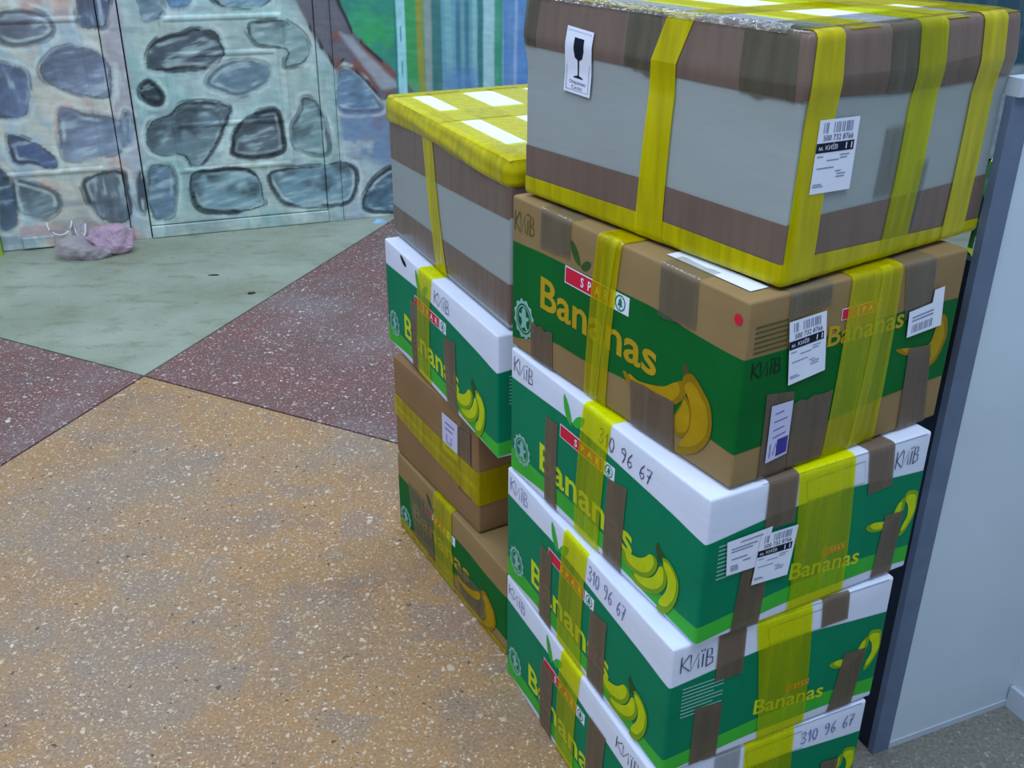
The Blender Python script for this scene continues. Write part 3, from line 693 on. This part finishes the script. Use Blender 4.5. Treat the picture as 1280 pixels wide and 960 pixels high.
def banana_art_brown(B):
    a, h, w = B.L / .5021, B.H / .2442, B.W / .3689
    q = lambda P: [(x * a, y * h) for x, y in P]; qr = lambda P: [(x * w, y * h) for x, y in P]
    B.band('green_print', 'L', q([(0, .012), (.03, .02), (.07, .036), (.117, .050), (.2, .051), (.29, .062), (.4, .056), (.5021, .048)]), q([(0, .173), (.087, .178), (.25, .181), (.344, .183), (.41, .176), (.47, .173), (.5021, .173)]), 'green_b')
    B.band('green_print', 'R', qr([(0, .048), (.05, .050), (.15, .054), (.256, .063), (.3689, .064)]), qr([(0, .173), (.06, .174), (.26, .181), (.3689, .177)]), 'green_b')
    B.text('lettering', 'L', 'Bananas', .084 * a, .094 * h, .356 * a, .048 * h, 'letter_b', .0009, None, .091 * h, bold=.018)
    spar_logo(B, 'L', .1465 * a, .256 * a, .153 * h, .179 * h, .257 * a, .294 * a)
    B.poly('leaf_print', 'L', q([(.1562, .2182), (.168, .213), (.178, .200), (.181, .188), (.170, .192), (.160, .203)]), 'stem', .0007)
    B.poly('leaf_print', 'L', q([(.183, .188), (.195, .199), (.206, .199), (.200, .188), (.19, .184)]), 'stem', .0007)
    seal(B, .0371 * a, .056 * h, .030 * a, .034 * h)
    P1 = [(.2898, .0742), (.3189, .0712), (.3731, .0857), (.4074, .1085), (.414, .0904), (.3915, .0666), (.3483, .0545), (.3056, .0573)]
    P3 = [(.4068, .1111), (.4217, .1236), (.4418, .1114), (.4594, .0918), (.4631, .0572), (.4446, .0253), (.414, .0064), (.4038, .0089), (.4238, .0394), (.4266, .0736), (.4182, .093)]
    P2 = [(.412, .0904), (.4266, .0736), (.4234, .0399), (.4014, .028), (.3959, .0515), (.407, .0746)]
    B.poly('stem_print', 'L', q([(.405, .125), (.411, .132), (.418, .122), (.422, .110), (.412, .105)]), 'stem_b', .0009)
    for i, P in enumerate((P2, P1, P3)):
        b = B.poly('banana_print', 'L', q(P), 'ban_bd', .0010 + .0003 * i); B.poly('banana_highlight', 'L', shrink(q(P), .8), 'ban_b', .00115 + .0003 * i, True, b)
    B.text('lettering', 'R', 'Bananas', .129 * w, .162 * h, .262 * w, .026 * h, 'letter_b', .0009, None, .160 * h, bold=.015)
    spar_logo(B, 'R', .147 * w, .215 * w, .192 * h, .207 * h, 0, 0)
    P = [(.2577, .1292), (.3064, .1202), (.3264, .1255), (.3346, .1588), (.3495, .1517), (.3565, .1228), (.3445, .0936), (.3298, .0869), (.3311, .1046), (.298, .1102), (.2702, .1186)]
    b = B.poly('banana_print', 'R', qr(P), 'ban_bd', .0010); B.poly('banana_highlight', 'R', shrink(qr(P), .82), 'ban_b', .0012, True, b)

def tp(B, kind, face, c4, off=.0020, ragged=.0):
    nm = {'y': 'yellow_tape', 'n': 'brown_tape', 'c': 'clear_tape'}[kind[0]]
    m = {'y': 'yel', 'yg': 'yel_g', 'yd': 'yel_d', 'n': 'tan', 'nd': 'tan_d', 'c': 'clear', 'cd': 'clear_d'}[kind]
    return B.quad(nm, face, c4, m, off, 6, 26, None, ragged)

# ---- tall stack, from the floor up
GAP = .0035        # tape and warped flaps keep the cartons a little apart
DIM = (.5021, .3689, .2225 - GAP)
R5 = Box('banana_box', (.1979, 1.017), 1.1495, DIM, 0, MAT['white'], 'white and green banana box on the floor at the bottom of the five-box stack', 'box')
R4 = Box('banana_box', (.2064, 1.0169), 1.1327, DIM, .2225 , MAT['white'], 'white and green banana box second from the floor in the five-box stack, without stickers', 'box')
R3 = Box('banana_box', (.2347, 1.0204), 1.0811, DIM, .4450 , MAT['white'], 'white and green banana box with two overlapping stickers, right under the brown banana box', 'box')
R2 = Box('banana_box', (.2598, 1.0391), 1.026, (.5021, .3689, .2442 - GAP - .002), .6675 , MAT['brown'], 'brown and green banana box with three stickers under the big grey carton', 'box')
R1 = Box('packing_carton', (.2985, 1.0715), .9529, (.4848, .377, .2741 - GAP), .9117 , MAT['grey'], 'big grey carton with fragile sticker and yellow tape on top of the five-box stack', 'box', r=.006, bulge=.004, crease=(.219, .0045))
for B in (R5, R4, R3): banana_art_white(B)
banana_art_brown(R2)
# R5
tp(R5, 'yg', 'L', [(.222, .262), (.286, .262), (.272, -.0), (.208, .0)])
tp(R5, 'n', 'L', [(.150, .150), (.198, .152), (.190, .0), (.145, .0)], .0016); tp(R5, 'n', 'L', [(.320, .172), (.372, .172), (.362, .0), (.312, .0)], .0016)
tp(R5, 'yg', 'R', [(.146, .255), (.232, .255), (.240, .0), (.155, .0)]); tp(R5, 'c', 'R', [(.098, .25), (.142, .25), (.140, .16), (.095, .16)], .0016)
tp(R5, 'n', 'R', [(.296, .128), (.330, .122), (.328, .0), (.29, .0)], .0024)
R5.pen('handwriting', 'R', scribble('310 96 67', .250, .180, .352, .022), 'pen_v'); R5.pen('handwriting', 'L', scribble('КИЇВ', .012, .186, .085, .022, -.002), 'pen_v'); R5.pen('handwriting', 'L', scribble('КИЇВ', .40, .182, .47, .022, -.002), 'pen')
# R4
tp(R4, 'yg', 'L', [(.207, .2225), (.278, .2225), (.272, .0), (.193, .0)])
tp(R4, 'n', 'L', [(.133, .148), (.174, .152), (.170, .0), (.128, .0)], .0016); tp(R4, 'n', 'L', [(.300, .140), (.346, .146), (.342, .0), (.292, .0)], .0016)
R4.pen('handwriting', 'L', scribble('310 96 67', .284, .183, .392, .025, -.004), 'pen_v'); R4.pen('handwriting', 'L', scribble('КИЇВ', .014, .182, .085, .026), 'pen_v')
R4.pen('handwriting', 'R', scribble('КИЇВ', .014, .176, .068, .028), 'pen', w=.0009)
tp(R4, 'n', 'R', [(.070, .2225), (.114, .2225), (.114, .143), (.070, .143)], .0016); tp(R4, 'n', 'R', [(.042, .107), (.086, .103), (.088, .0), (.043, .0)], .0016)
tp(R4, 'yg', 'R', [(.130, .2225), (.222, .2225), (.240, .0), (.158, .0)])
tp(R4, 'n', 'R', [(.240, .2225), (.287, .2225), (.290, .174), (.243, .174)], .0016); tp(R4, 'n', 'R', [(.296, .110), (.338, .106), (.329, .0), (.283, .0)], .0016)
# R3
tp(R3, 'yg', 'L', [(.222, .262), (.293, .262), (.272, .0), (.206, .0)])
tp(R3, 'n', 'L', [(.118, .153), (.154, .155), (.152, .0), (.115, .0)], .0016); tp(R3, 'n', 'L', [(.293, .138), (.338, .146), (.331, .0), (.284, .0)], .0016)
R3.pen('handwriting', 'L', scribble('КИЇВ', .012, .183, .078, .026, -.002), 'pen'); R3.pen('handwriting', 'L', scribble('310 96 67', .262, .181, .392, .022, -.006), 'pen')
tp(R3, 'n', 'R', [(.089, .262), (.136, .262), (.136, .150), (.088, .150)], .0016); tp(R3, 'n', 'R', [(.060, .112), (.103, .108), (.101, .0), (.054, .0)], .0016)
tp(R3, 'yg', 'R', [(.134, .262), (.226, .262), (.247, .0), (.149, .0)], .0022)
tp(R3, 'n', 'R', [(.248, .262), (.295, .262), (.306, .155), (.262, .152)], .0016); tp(R3, 'n', 'R', [(.304, .108), (.339, .104), (.339, .0), (.300, .0)], .0016)
R3.pen('handwriting', 'R', scribble('КИЇВ', .307, .178, .352, .026), 'pen', w=.0008)
s2 = R3.quad('sticker', 'R', [(.030, .152), (.100, .155), (.092, .100), (.034, .101)], 'paper', .0030, 4, 4); s2['label'] = 'plain white sticker with grey print half under the courier label'
V, F = [], []
for (x0, x1, y) in ((.1, .7, .72), (.1, .6, .64), (.12, .5, .42), (.1, .3, .1), (.1, .3, .16), (.1, .28, .22), (.4, .6, .3), (.3, .8, .86)):
    k = len(V); V += [R3.P('R', *p, .0033) for p in strip4([(.030, .152), (.100, .155), (.092, .100), (.034, .101)], x0, x1, y, y + .035)]; F.append((k, k + 3, k + 2, k + 1))
mesh('small_print', V, F, MAT['greyp'], s2)
shipping_label(R3, 'R', [(.082, .1465), (.142, .1455), (.135, .070), (.076, .073)], '500 732 8766', off=.0038)
# R2
tp(R2, 'y', 'L', [(.222, .290), (.275, .290), (.252, .0), (.200, .0)]); tp(R2, 'yg', 'L', [(.238, .2442), (.262, .2442), (.232, .0), (.215, .0)], .0028)
tp(R2, 'c', 'L', [(.079, .272), (.156, .272), (.157, .186), (.079, .180)], .0016, .002); tp(R2, 'c', 'L', [(.346, .272), (.416, .272), (.421, .178), (.351, .172)], .0016, .002)
tp(R2, 'n', 'L', [(.057, .058), (.118, .060), (.118, .0), (.058, .0)], .0016, .003); tp(R2, 'n', 'L', [(.306, .066), (.395, .068), (.399, .0), (.309, .0)], .0018, .003)
R2.pen('handwriting', 'L', scribble('КИЇВ', .009, .188, .067, .030, .003), 'stem_b')
R2.poly('red_dot', 'L', [(.487 + .0065 * math.cos(a), .214 + .0065 * math.sin(a)) for a in np.linspace(0, 2 * math.pi, 12, endpoint=False)], 'red')
tp(R2, 'yg', 'R', [(.159, .290), (.244, .290), (.2445, .0), (.150, .0)], .0022); tp(R2, 'yg', 'R', [(.208, .2442), (.226, .2442), (.214, .03), (.196, .0)], .0028)
tp(R2, 'c', 'R', [(.241, .290), (.300, .290), (.318, .160), (.262, .165)], .0016); tp(R2, 'n', 'R', [(.281, .122), (.325, .118), (.346, .0), (.290, .0)], .0018)
tp(R2, 'n', 'R', [(.085, .095), (.150, .10), (.150, .0), (.09, .0)], .0016, .003); tp(R2, 'n', 'R', [(.040, .118), (.084, .112), (.088, .0), (.043, .0)], .0018)
tp(R2, 'c', 'R', [(.060, .290), (.125, .290), (.128, .215), (.060, .205)], .0016)
sl = R2.quad('paper_slip', 'T', [(.33, .050), (.478, .050), (.478, .022), (.33, .022)], 'paper', .0014, 4, 2)
R2.pen('handwriting', 'R', scribble('КИЇВ', .013, .143, .060, .020), 'dark', w=.0009)
V, F = [], []
for i in range(6):
    k = len(V); vv = .205 - i * .0062; V += [R2.P('R', x, y, .0008) for x, y in ((.012, vv), (.062, vv + .001), (.062, vv + .003), (.012, vv + .002))]; F.append((k, k + 1, k + 2, k + 3))
mesh('small_print', V, F, MAT['stem_b'], R2.o)
shipping_label(R2, 'R', [(.060, .2045), (.118, .2075), (.128, .130), (.070, .123)], '500 732 8766')
c4 = [(.267, .175), (.333, .182), (.3354, .143), (.2697, .140)]
s3 = R2.poly('sticker', 'R', [(.2667, .1749), (.3093, .1788), (.3099, .1957), (.3286, .1973), (.3354, .143), (.2697, .1399)], 'paper', .0034, False); s3['label'] = 'white sticker with a torn upper corner'
V, F = [], []
for i in range(12):
    k = len(V); V += [R2.P('R', *p, .0037) for p in strip4(c4, .12 + i * .05, .12 + i * .05 + (.03 if i % 3 else .016), .12, .42)]; F.append((k, k + 3, k + 2, k + 1))
for y in (.55, .68):
    k = len(V); V += [R2.P('R', *p, .0037) for p in strip4(c4, .1, .7, y, y + .06)]; F.append((k, k + 3, k + 2, k + 1))
mesh('barcode', V, F, MAT['greyp'], s3)
c4 = [(.0487, .101), (.0826, .101), (.0843, .0277), (.0501, .0227)]
s4 = R2.quad('sticker', 'R', c4, 'paper_p', .0034, 3, 6); s4['label'] = 'narrow pale violet sticker with dark violet print'
R2.quad('violet_print', 'R', strip4(c4, .45, .95, .05, .36), 'violet', .0037, 2, 2, s4)
R2.pen('violet_lettering', 'R', [[tuple(lerp4(c4, x, y)) for x, y in st] for st in ([(.15, .08), (.15, .32)], [(.3, .1), (.4, .32), (.5, .1)], [(.2, .42), (.8, .45)], [(.2, .55), (.7, .57)], [(.2, .7), (.8, .72)], [(.2, .84), (.6, .86)])], 'violet', .0037, .0006, s4)

# R1: grey carton bound with brown and yellow tape
H1 = R1.H
R1.band('brown_tape', 'L', [(-.03, .207), (R1.L, .203)], [(-.03, H1 + .03), (R1.L, H1 + .03)], 'tan_d', .0012, n=40, nv=16)
R1.band('brown_tape', 'R', [(-.001, .205), (.06, .204), (.16, .197), (R1.W, .198)], [(-.001, H1 + .03), (R1.W, H1 + .03)], 'tan_d', .0013, n=40, nv=16)
R1.band('brown_tape', 'R', [(.045, .205), (.20, .199), (.305, .199)], [(.045, .226), (.20, .223), (.305, .228)], 'tan', .0016)
R1.band('brown_tape', 'L', [(0, 0), (R1.L, 0)], [(0, .0695), (.25, .0745), (R1.L, .071)], 'tan_d', .0012); R1.band('brown_tape', 'R', [(0, 0), (R1.W, 0)], [(0, .072), (.05, .0765), (R1.W, .075)], 'tan_d', .0012)
R1.band('yellow_tape', 'L', [(-.002, -.004), (R1.L, -.004)], [(-.002, .025), (.25, .030), (R1.L, .026)], 'yel_d', .0020, nv=10); R1.band('yellow_tape', 'R', [(0, -.004), (R1.W, -.004)], [(0, .027), (.05, .030), (R1.W, .017)], 'yel_d', .0020, nv=10)
top = R1.quad('top_paper', 'T', [(.02, R1.W - .02), (R1.L - .02, R1.W - .02), (R1.L - .02, .018), (.02, .018)], 'paper', .0016, 8, 8)
tp(R1, 'cd', 'L', [(.210, H1 + .03), (.268, H1 + .03), (.270, .196), (.212, .206)], .0020, .003); tp(R1, 'cd', 'L', [(-.02, H1 + .03), (.035, H1 + .03), (.030, .206), (-.02, .206)], .0018)
tp(R1, 'cd', 'L', [(.395, H1 + .03), (.47, H1 + .03), (.475, .200), (.40, .200)], .0018, .003)
tp(R1, 'yd', 'L', [(.300, H1 + .30), (.366, H1 + .30), (.322, H1), (.279, H1)], .0026); tp(R1, 'yd', 'L', [(.279, H1), (.322, H1), (.304, .219), (.262, .219)], .0026); tp(R1, 'yd', 'L', [(.262, .219), (.304, .219), (.293, .0), (.243, .0)], .0026)
tp(R1, 'yd', 'R', [(.007, H1 + .02), (.050, H1 + .02), (.048, .0), (.0, .0)], .0026)
tp(R1, 'yg', 'R', [(.193, H1 + .40), (.244, H1 + .40), (.218, .0), (.168, .0)], .0026); tp(R1, 'c', 'R', [(.212, .115), (.236, .115), (.230, .03), (.205, .03)], .0020); tp(R1, 'c', 'R', [(.143, .163), (.186, .163), (.178, .082), (.138, .082)], .0020)
tp(R1, 'cd', 'R', [(.13, H1 + .02), (.19, H1 + .02), (.185, .200), (.128, .200)], .0020)
tp(R1, 'yd', 'R', [(.306, H1 + .40), (.354, H1 + .40), (.341, .0), (.293, .0)], .0026)
for (w0, w1, u0, u1, m) in ((-.004, .012, .0, .30, 'yel_d'), (.062, .112, .0, .4848, 'yel'), (.232, .272, .0, .4848, 'yel_d'), (.34, .377, .0, .4848, 'yel')):
    R1.quad('yellow_tape', 'T', [(u0, w1), (u1, w1), (u1, max(w0, .001)), (u0, max(w0, .001))], m, .0030, 20, 4)
R1.quad('clear_tape', 'T', [(.02, .062), (.48, .055), (.48, .006), (.02, .006)], 'clear', .0024, 20, 4)
R1.quad('clear_tape', 'T', [(.405, .37), (.47, .37), (.475, .01), (.41, .01)], 'clear', .0026, 4, 20)
V, F = [], []; nu_, nv_ = 150, 9          # crumpled film folded over the upper edge
for j in range(nv_ + 1):
    for i in range(nu_ + 1):
        V.append(R1.P('L', .02 + (R1.L - .05) * i / nu_, H1 - .004 + .015 * j / nv_, .0042 + random.uniform(-.0011, .0011)))
for j in range(nv_):
    for i in range(nu_): k = j * (nu_ + 1) + i; F.append((k, k + 1, k + nu_ + 2, k + nu_ + 1))
mesh('crumpled_film', V, F, MAT['film'], R1.o)
fc = [(.100, .2415), (.154, .2375), (.148, .1565), (.0925, .159)]
fs = R1.quad('fragile_sticker', 'L', fc, 'paper', .0034, 4, 8); fs['label'] = 'white sticker with a black wine glass'
R1.pen('sticker_frame', 'L', [[tuple(lerp4(fc, x, y)) for x, y in ((.08, .05), (.08, .95), (.92, .95), (.92, .05), (.08, .05))]], 'greyp', .0037, .0004, fs)
R1.poly('glass_pictogram', 'L', [tuple(lerp4(fc, x, y)) for x, y in ((.34, .86), (.70, .86), (.71, .68), (.66, .56), (.55, .52), (.54, .29), (.70, .26), (.70, .245), (.34, .245), (.34, .26), (.49, .29), (.49, .52), (.38, .56), (.33, .68))], 'black', .0037, False, fs)
for bd, y in (('Обережно', .15), ('Скло', .07)):
    a, b = lerp4(fc, .2 if y > .1 else .3, y), lerp4(fc, .82 if y > .1 else .7, y); R1.text('sticker_print', 'L', bd, a[0], a[1], b[0], .0042, 'pen', .0037, fs, b[1])
shipping_label(R1, 'R', [(.0255, .1825), (.0895, .1805), (.0890, .1005), (.0235, .103)], '500 732 8766')

# ---- shorter stack behind, from the floor up
L4 = Box('banana_box', (-.0084, 1.5131), 1.0636, (.5021, .3689, .1971 - GAP), 0, MAT['brown'], 'brown and green banana box on the floor at the bottom of the four-box stack', 'box')
L3 = Box('cardboard_box', (-.0618, 1.632), 1.0387, (.3734, .30, .2327 - GAP), .1971, MAT['brown2'], 'small plain brown cardboard box with a yellow tape band between two banana boxes', 'box')
L2 = Box('banana_box', (-.0242, 1.5164), 1.1292, (.5637, .3881, .2322 - GAP), .4298, MAT['white'], 'white and green banana box directly under the yellow-topped grey carton', 'box')
L1 = Box('packing_carton', (-.0048, 1.5332), 1.1342, (.5743, .32, .2766), .6620, MAT['grey'], 'grey carton with a yellow taped lid on top of the four-box stack', 'box', r=.006, bulge=.003)
banana_art_brown(L4); banana_art_white(L2)
tp(L4, 'yg', 'L', [(.192, .21), (.277, .21), (.285, .0), (.196, .0)]); L4.band('yellow_tape', 'L', [(0, 0), (L4.L, 0)], [(0, .030), (.2, .020), (L4.L, .016)], 'yel', .0016)
tp(L4, 'cd', 'L', [(.06, .150), (.19, .15), (.19, .02), (.09, .02)], .0014, .004); tp(L4, 'cd', 'L', [(.30, .09), (.42, .09), (.42, .02), (.31, .02)], .0014, .004)
L3.band('yellow_tape', 'L', [(0, .094), (.28, .072), (L3.L, .062)], [(0, .145), (.28, .138), (L3.L, .135)], 'yel', .0016); L3.band('yellow_tape', 'R', [(0, .062), (L3.W, .075)], [(0, .135), (L3.W, .150)], 'yel', .0016)
L3.band('yellow_tape', 'L', [(0, .112), (L3.L, .092)], [(0, .124), (L3.L, .106)], 'yel_g', .0022)
c4 = [(.232, .200), (.296, .200), (.296, .120), (.235, .120)]
s5 = L3.quad('sticker', 'L', c4, 'paper_p', .0012, 4, 4); L3.pen('violet_lettering', 'L', [[tuple(lerp4(c4, x, y)) for x, y in st] for st in ([(.2, .8), (.8, .8)], [(.2, .65), (.7, .65)], [(.3, .5), (.3, .3), (.6, .3), (.6, .5)], [(.2, .15), (.8, .15)])], 'violet', .0014, .0012, s5)
L3.pen('marker_frame', 'L', [[(.304, .200), (.348, .204), (.346, .062), (.300, .062), (.304, .200)]], 'dark', .0012, .0012)
L3.quad('clear_tape', 'L', [(.304, .215), (.348, .215), (.348, .14), (.304, .14)], 'clear', .0014)
tp(L2, 'yg', 'L', [(.207, .278), (.275, .278), (.252, .0), (.184, .0)])
tp(L2, 'n', 'L', [(.155, .150), (.198, .152), (.186, .0), (.150, .0)], .0016); tp(L2, 'n', 'L', [(.334, .138), (.388, .148), (.392, .0), (.338, .0)], .0016)
L2.pen('handwriting', 'L', scribble('КИЇВ', .286, .188, .364, .026), 'pen')
L2.poly('handle_hole', 'L', [(.098, .222), (.112, .222), (.132, .213), (.128, .207), (.110, .211)], 'dark', .0008)
# L1 lid and bands
L1.band('brown_tape', 'L', [(0, .158), (L1.L, .186)], [(0, L1.H), (L1.L, L1.H)], 'tan_d', .0010); L1.band('brown_tape', 'R', [(0, .19), (L1.W, .18)], [(0, L1.H), (L1.W, L1.H)], 'tan_d', .0010)
L1.band('brown_tape', 'L', [(0, 0), (L1.L, 0)], [(0, .062), (L1.L, .079)], 'tan_d', .0010); L1.band('brown_tape', 'R', [(0, 0), (L1.W, 0)], [(0, .079), (L1.W, .07)], 'tan_d', .0010)
tp(L1, 'yd', 'L', [(.197, .26), (.247, .26), (.305, .0), (.252, .0)])
V, F = [], []; n = 72; m = 10; Wd, Ln = L1.W, L1.L; per = 2 * (Wd + Ln)
def rimpt(t, v, off):
    t = t % per
    if t < Ln: p = (t - Ln / 2, -Wd / 2, v)
    elif t < Ln + Wd: p = (Ln / 2, t - Ln - Wd / 2, v)
    elif t < 2 * Ln + Wd: p = (Ln / 2 - (t - Ln - Wd), Wd / 2, v)
    else: p = (-Ln / 2, Wd / 2 - (t - 2 * Ln - Wd), v)
    return L1.S(p, off)
nn = 160
for j in range(m + 1):
    for i in range(nn):
        t = per * i / nn; w = math.sin(t * 31) * .0012 + math.sin(t * 13 + j) * .0012
        prof = [.001, .005, .007, .008, .0085, .0085, .008, .007, .006, .005, .0045][j]
        low = .228 + .006 * math.sin(t * 9) + .014 * (t / Ln if t < Ln else 1 if t < Ln + Wd else 0)
        V.append(rimpt(t, low + (L1.H - low) * j / m, prof + (w if 0 < j < m else 0)))
for j in range(m):
    for i in range(nn): i2 = (i + 1) % nn; F.append((j * nn + i, j * nn + i2, (j + 1) * nn + i2, (j + 1) * nn + i))
lid = mesh('yellow_lid_wrap', V, F, MAT['yel_d'], L1.o, True)
L1.quad('top_paper', 'T', [(.0, Wd), (Ln, Wd), (Ln, .0), (.0, .0)], 'paper', .0030, 10, 8)
for (u0, u1, w0, w1) in ((0, Ln, 0, .036), (0, Ln, .076, .142), (0, Ln, .208, .275), (0, Ln, .30, .32)):
    L1.quad('yellow_tape', 'T', [(u0, w1), (u1, w1), (u1, w0), (u0, w0)], 'yel_d', .0046, 24, 4)
for (u0, u1, w0, w1) in ((0, .03, 0, .32), (.195, .285, 0, .32), (.485, Ln, 0, .32)):
    L1.quad('yellow_tape', 'T', [(u0, w1), (u1, w1), (u1, w0), (u0, w0)], 'yel_d', .0054, 6, 24)

# ------------------------------------------------------------------ crumpled plastic bag by the doors
def bag_mat(name, rgb, tr, alpha):
    t = NT(name); c = lin(rgb); n = t.noise(14, 5)
    t.col(t.ramp(n, [(.3, tuple(v * .75 for v in c)), (.7, c)])); t.rough(.28); t.bump(t.noise(34, 5, rough=.7), .8, .02)
    x = t.new('ShaderNodeBsdfTransparent'); x.inputs[0].default_value = (*tr, 1); m = t.new('ShaderNodeMixShader'); m.inputs[0].default_value = alpha
    t.link(x.outputs[0], m.inputs[1]); t.link(t.b.outputs[0], m.inputs[2]); t.link(m.outputs[0], t.out.inputs[0]); return t.m
def lump(name, c, rad, seed, mat, parent, flat=.0):
    V, F = [], []; nu, nv = 44, 26; r0 = np.random.default_rng(seed); dirs = r0.normal(size=(26, 3)); dirs /= np.linalg.norm(dirs, axis=1)[:, None]; off = r0.uniform(.78, 1.0, 26)
    for j in range(nv + 1):
        th = math.pi * j / nv
        for i in range(nu):
            ph = 2 * math.pi * i / nu; d = np.array([math.sin(th) * math.cos(ph), math.sin(th) * math.sin(ph), math.cos(th)])
            r = min([1.05] + [o / max(1e-3, float(d @ q)) for q, o in zip(dirs, off) if d @ q > .3])     # faceted like creased film
            r *= 1 + .05 * math.sin(7 * ph + 4 * th + seed) * math.sin(th)
            p = [c[k] + d[k] * r * rad[k] for k in range(3)]; p[2] = max(p[2], .001); V.append(p)
    for j in range(nv):
        for i in range(nu): i2 = (i + 1) % nu; F.append((j * nu + i, (j + 1) * nu + i, (j + 1) * nu + i2, j * nu + i2))
    return mesh(name, V, F, mat, parent)
bag = empty('plastic_bag', (-1.625, 3.84, 0), math.atan2(WE[1], WE[0])); tag(bag, 'crumpled pinkish plastic bag lying on the floor against the painted doors', 'bag')
m_pink = bag_mat('pink_bag_film', (224, 188, 208), (.95, .88, .93), .80); m_haze = bag_mat('hazy_bag_film', (214, 202, 204), (.95, .93, .93), .5); m_hand = plain('bag_handle_film', (206, 214, 214), .4, .06)
lump('full_end', (.045, 0, .058), (.095, .065, .066), 3, m_pink, bag); lump('loose_end', (-.085, -.02, .038), (.075, .06, .048), 8, m_haze, bag); lump('slack_film', (-.02, -.045, .022), (.07, .04, .03), 12, m_haze, bag)
lump('crumpled_neck', (-.06, .035, .08), (.035, .03, .05), 15, m_haze, bag)
for k, (x0, w, h, z0) in enumerate(((-.078, .040, .048, .118), (-.175, .09, .045, .135))):
    pts = [(x0 + w * .5 - w * .5 * math.cos(a), .03 - .03 * math.sin(a), z0 - h * math.sin(a)) for a in np.linspace(0, math.pi, 12)]
    v, f = tube(pts, .0035, 6); mesh('handle', v, f, m_hand, bag, True)

# small things on the floor
def chip(name, loc, size, mat, seed, label, cat, rz=0):
    r0 = random.Random(seed); n = 9; V = []
    for z, k in ((0.0005, 1.), (size[2], .7)):
        for i in range(n): a = 2 * math.pi * i / n; q = k * r0.uniform(.7, 1.1); V.append((size[0] * q * math.cos(a), size[1] * q * math.sin(a), z + (r0.uniform(0, size[2] * .5) if z > .001 else 0)))
    F = [tuple(range(n))[::-1], tuple(range(n, 2 * n))] + [(i, (i + 1) % n, n + (i + 1) % n, n + i) for i in range(n)]
    o = mesh(name, V, F, mat); o.location = loc; o.rotation_euler = (0, 0, rz); return tag(o, label, cat)
m_leaf = plain('dry_leaf', (58, 62, 44), .8, .2, 60); m_blue = plain('pale_blue_plastic', (150, 196, 226), .4, .08)
chip('leaf_scrap', (-.9294, 3.4133, 0), (.018, .008, .004), m_leaf, 1, 'dark leaf scrap on the pale green floor beside the maroon field', 'leaf', .4)
chip('plastic_scrap', (-.575, 4.27, 0), (.030, .014, .010), m_blue, 2, 'pale blue plastic scrap at the wall foot beside the four-box stack', 'scrap', .3)
chip('leaf_scrap', (-1.115, 3.60, 0), (.022, .007, .003), m_leaf, 5, 'thin dark leaf scrap in the middle of the pale green floor', 'leaf', .1)
v, f = boxv(-.06, .0, -.012, .012, 0, .10); pm = plain('lime_board_paint', (150, 182, 60), .5, .1)
gb = mesh('lime_board', v, f, pm); gb.location = (-2.0, 3.82, 0); gb.rotation_euler = (0, 0, math.atan2(WE[1], WE[0])); tag(gb, 'small lime green board standing at the left door foot', 'board')

# variegated plant standing behind the partition, seen through the gap beside the stack
pl = empty('potted_plant', (.765, 1.62, 0)); tag(pl, 'yellow and green leafy plant behind the grey post beside the big carton', 'plant')
m_leafg = plain('leaf_green', (34, 84, 40), .5, .2, 30); m_leafy = plain('leaf_yellow', (168, 184, 40), .5, .15, 30); m_pot = plain('clay_pot', (96, 70, 58), .8, .1)
prof = [(.07, 0), (.085, .12), (.09, .125), (.09, .14), (.078, .14), (.075, .12), (0, .12)]; V, F = [], []
for i, (r, z) in enumerate(prof):
    for k in range(16): a = math.pi * k / 8; V.append((r * math.cos(a), r * math.sin(a), z + .001))
    if i:
        for k in range(16): k2 = (k + 1) % 16; F.append(((i - 1) * 16 + k, (i - 1) * 16 + k2, i * 16 + k2, i * 16 + k))
F.append(tuple(range(16))[::-1]); mesh('pot', V, F, m_pot, pl, True)
v, f = tube([(0, 0, .11), (.004, -.01, .4), (-.01, 0, .7), (0, .005, .92)], [.008, .007, .005, .003], 7); mesh('stem', v, f, m_leafg, pl, True)
lr = random.Random(3)
for i in range(22):
    z = .42 + .5 * i / 21; a = i * 2.4 + lr.uniform(-.3, .3); ln = lr.uniform(.06, .085); wd = ln * .34; V, F = [], []
    dx, dy = math.cos(a), math.sin(a)
    for k in range(7):
        t = k / 6; w = wd * math.sin(math.pi * min(1, .08 + t * .92)) if k < 6 else .0005; zz = z + .05 * t - .07 * t * t
        for q in (-1, 0, 1): V.append((dx * ln * t - dy * w * q, dy * ln * t + dx * w * q, zz - (.006 if q == 0 else 0)))
        if k: b = 3 * k; F += [(b - 3, b - 2, b + 1, b), (b - 2, b - 1, b + 2, b + 1)]
    mesh('leaf', V, F, m_leafy if i % 2 else m_leafg, pl, True)
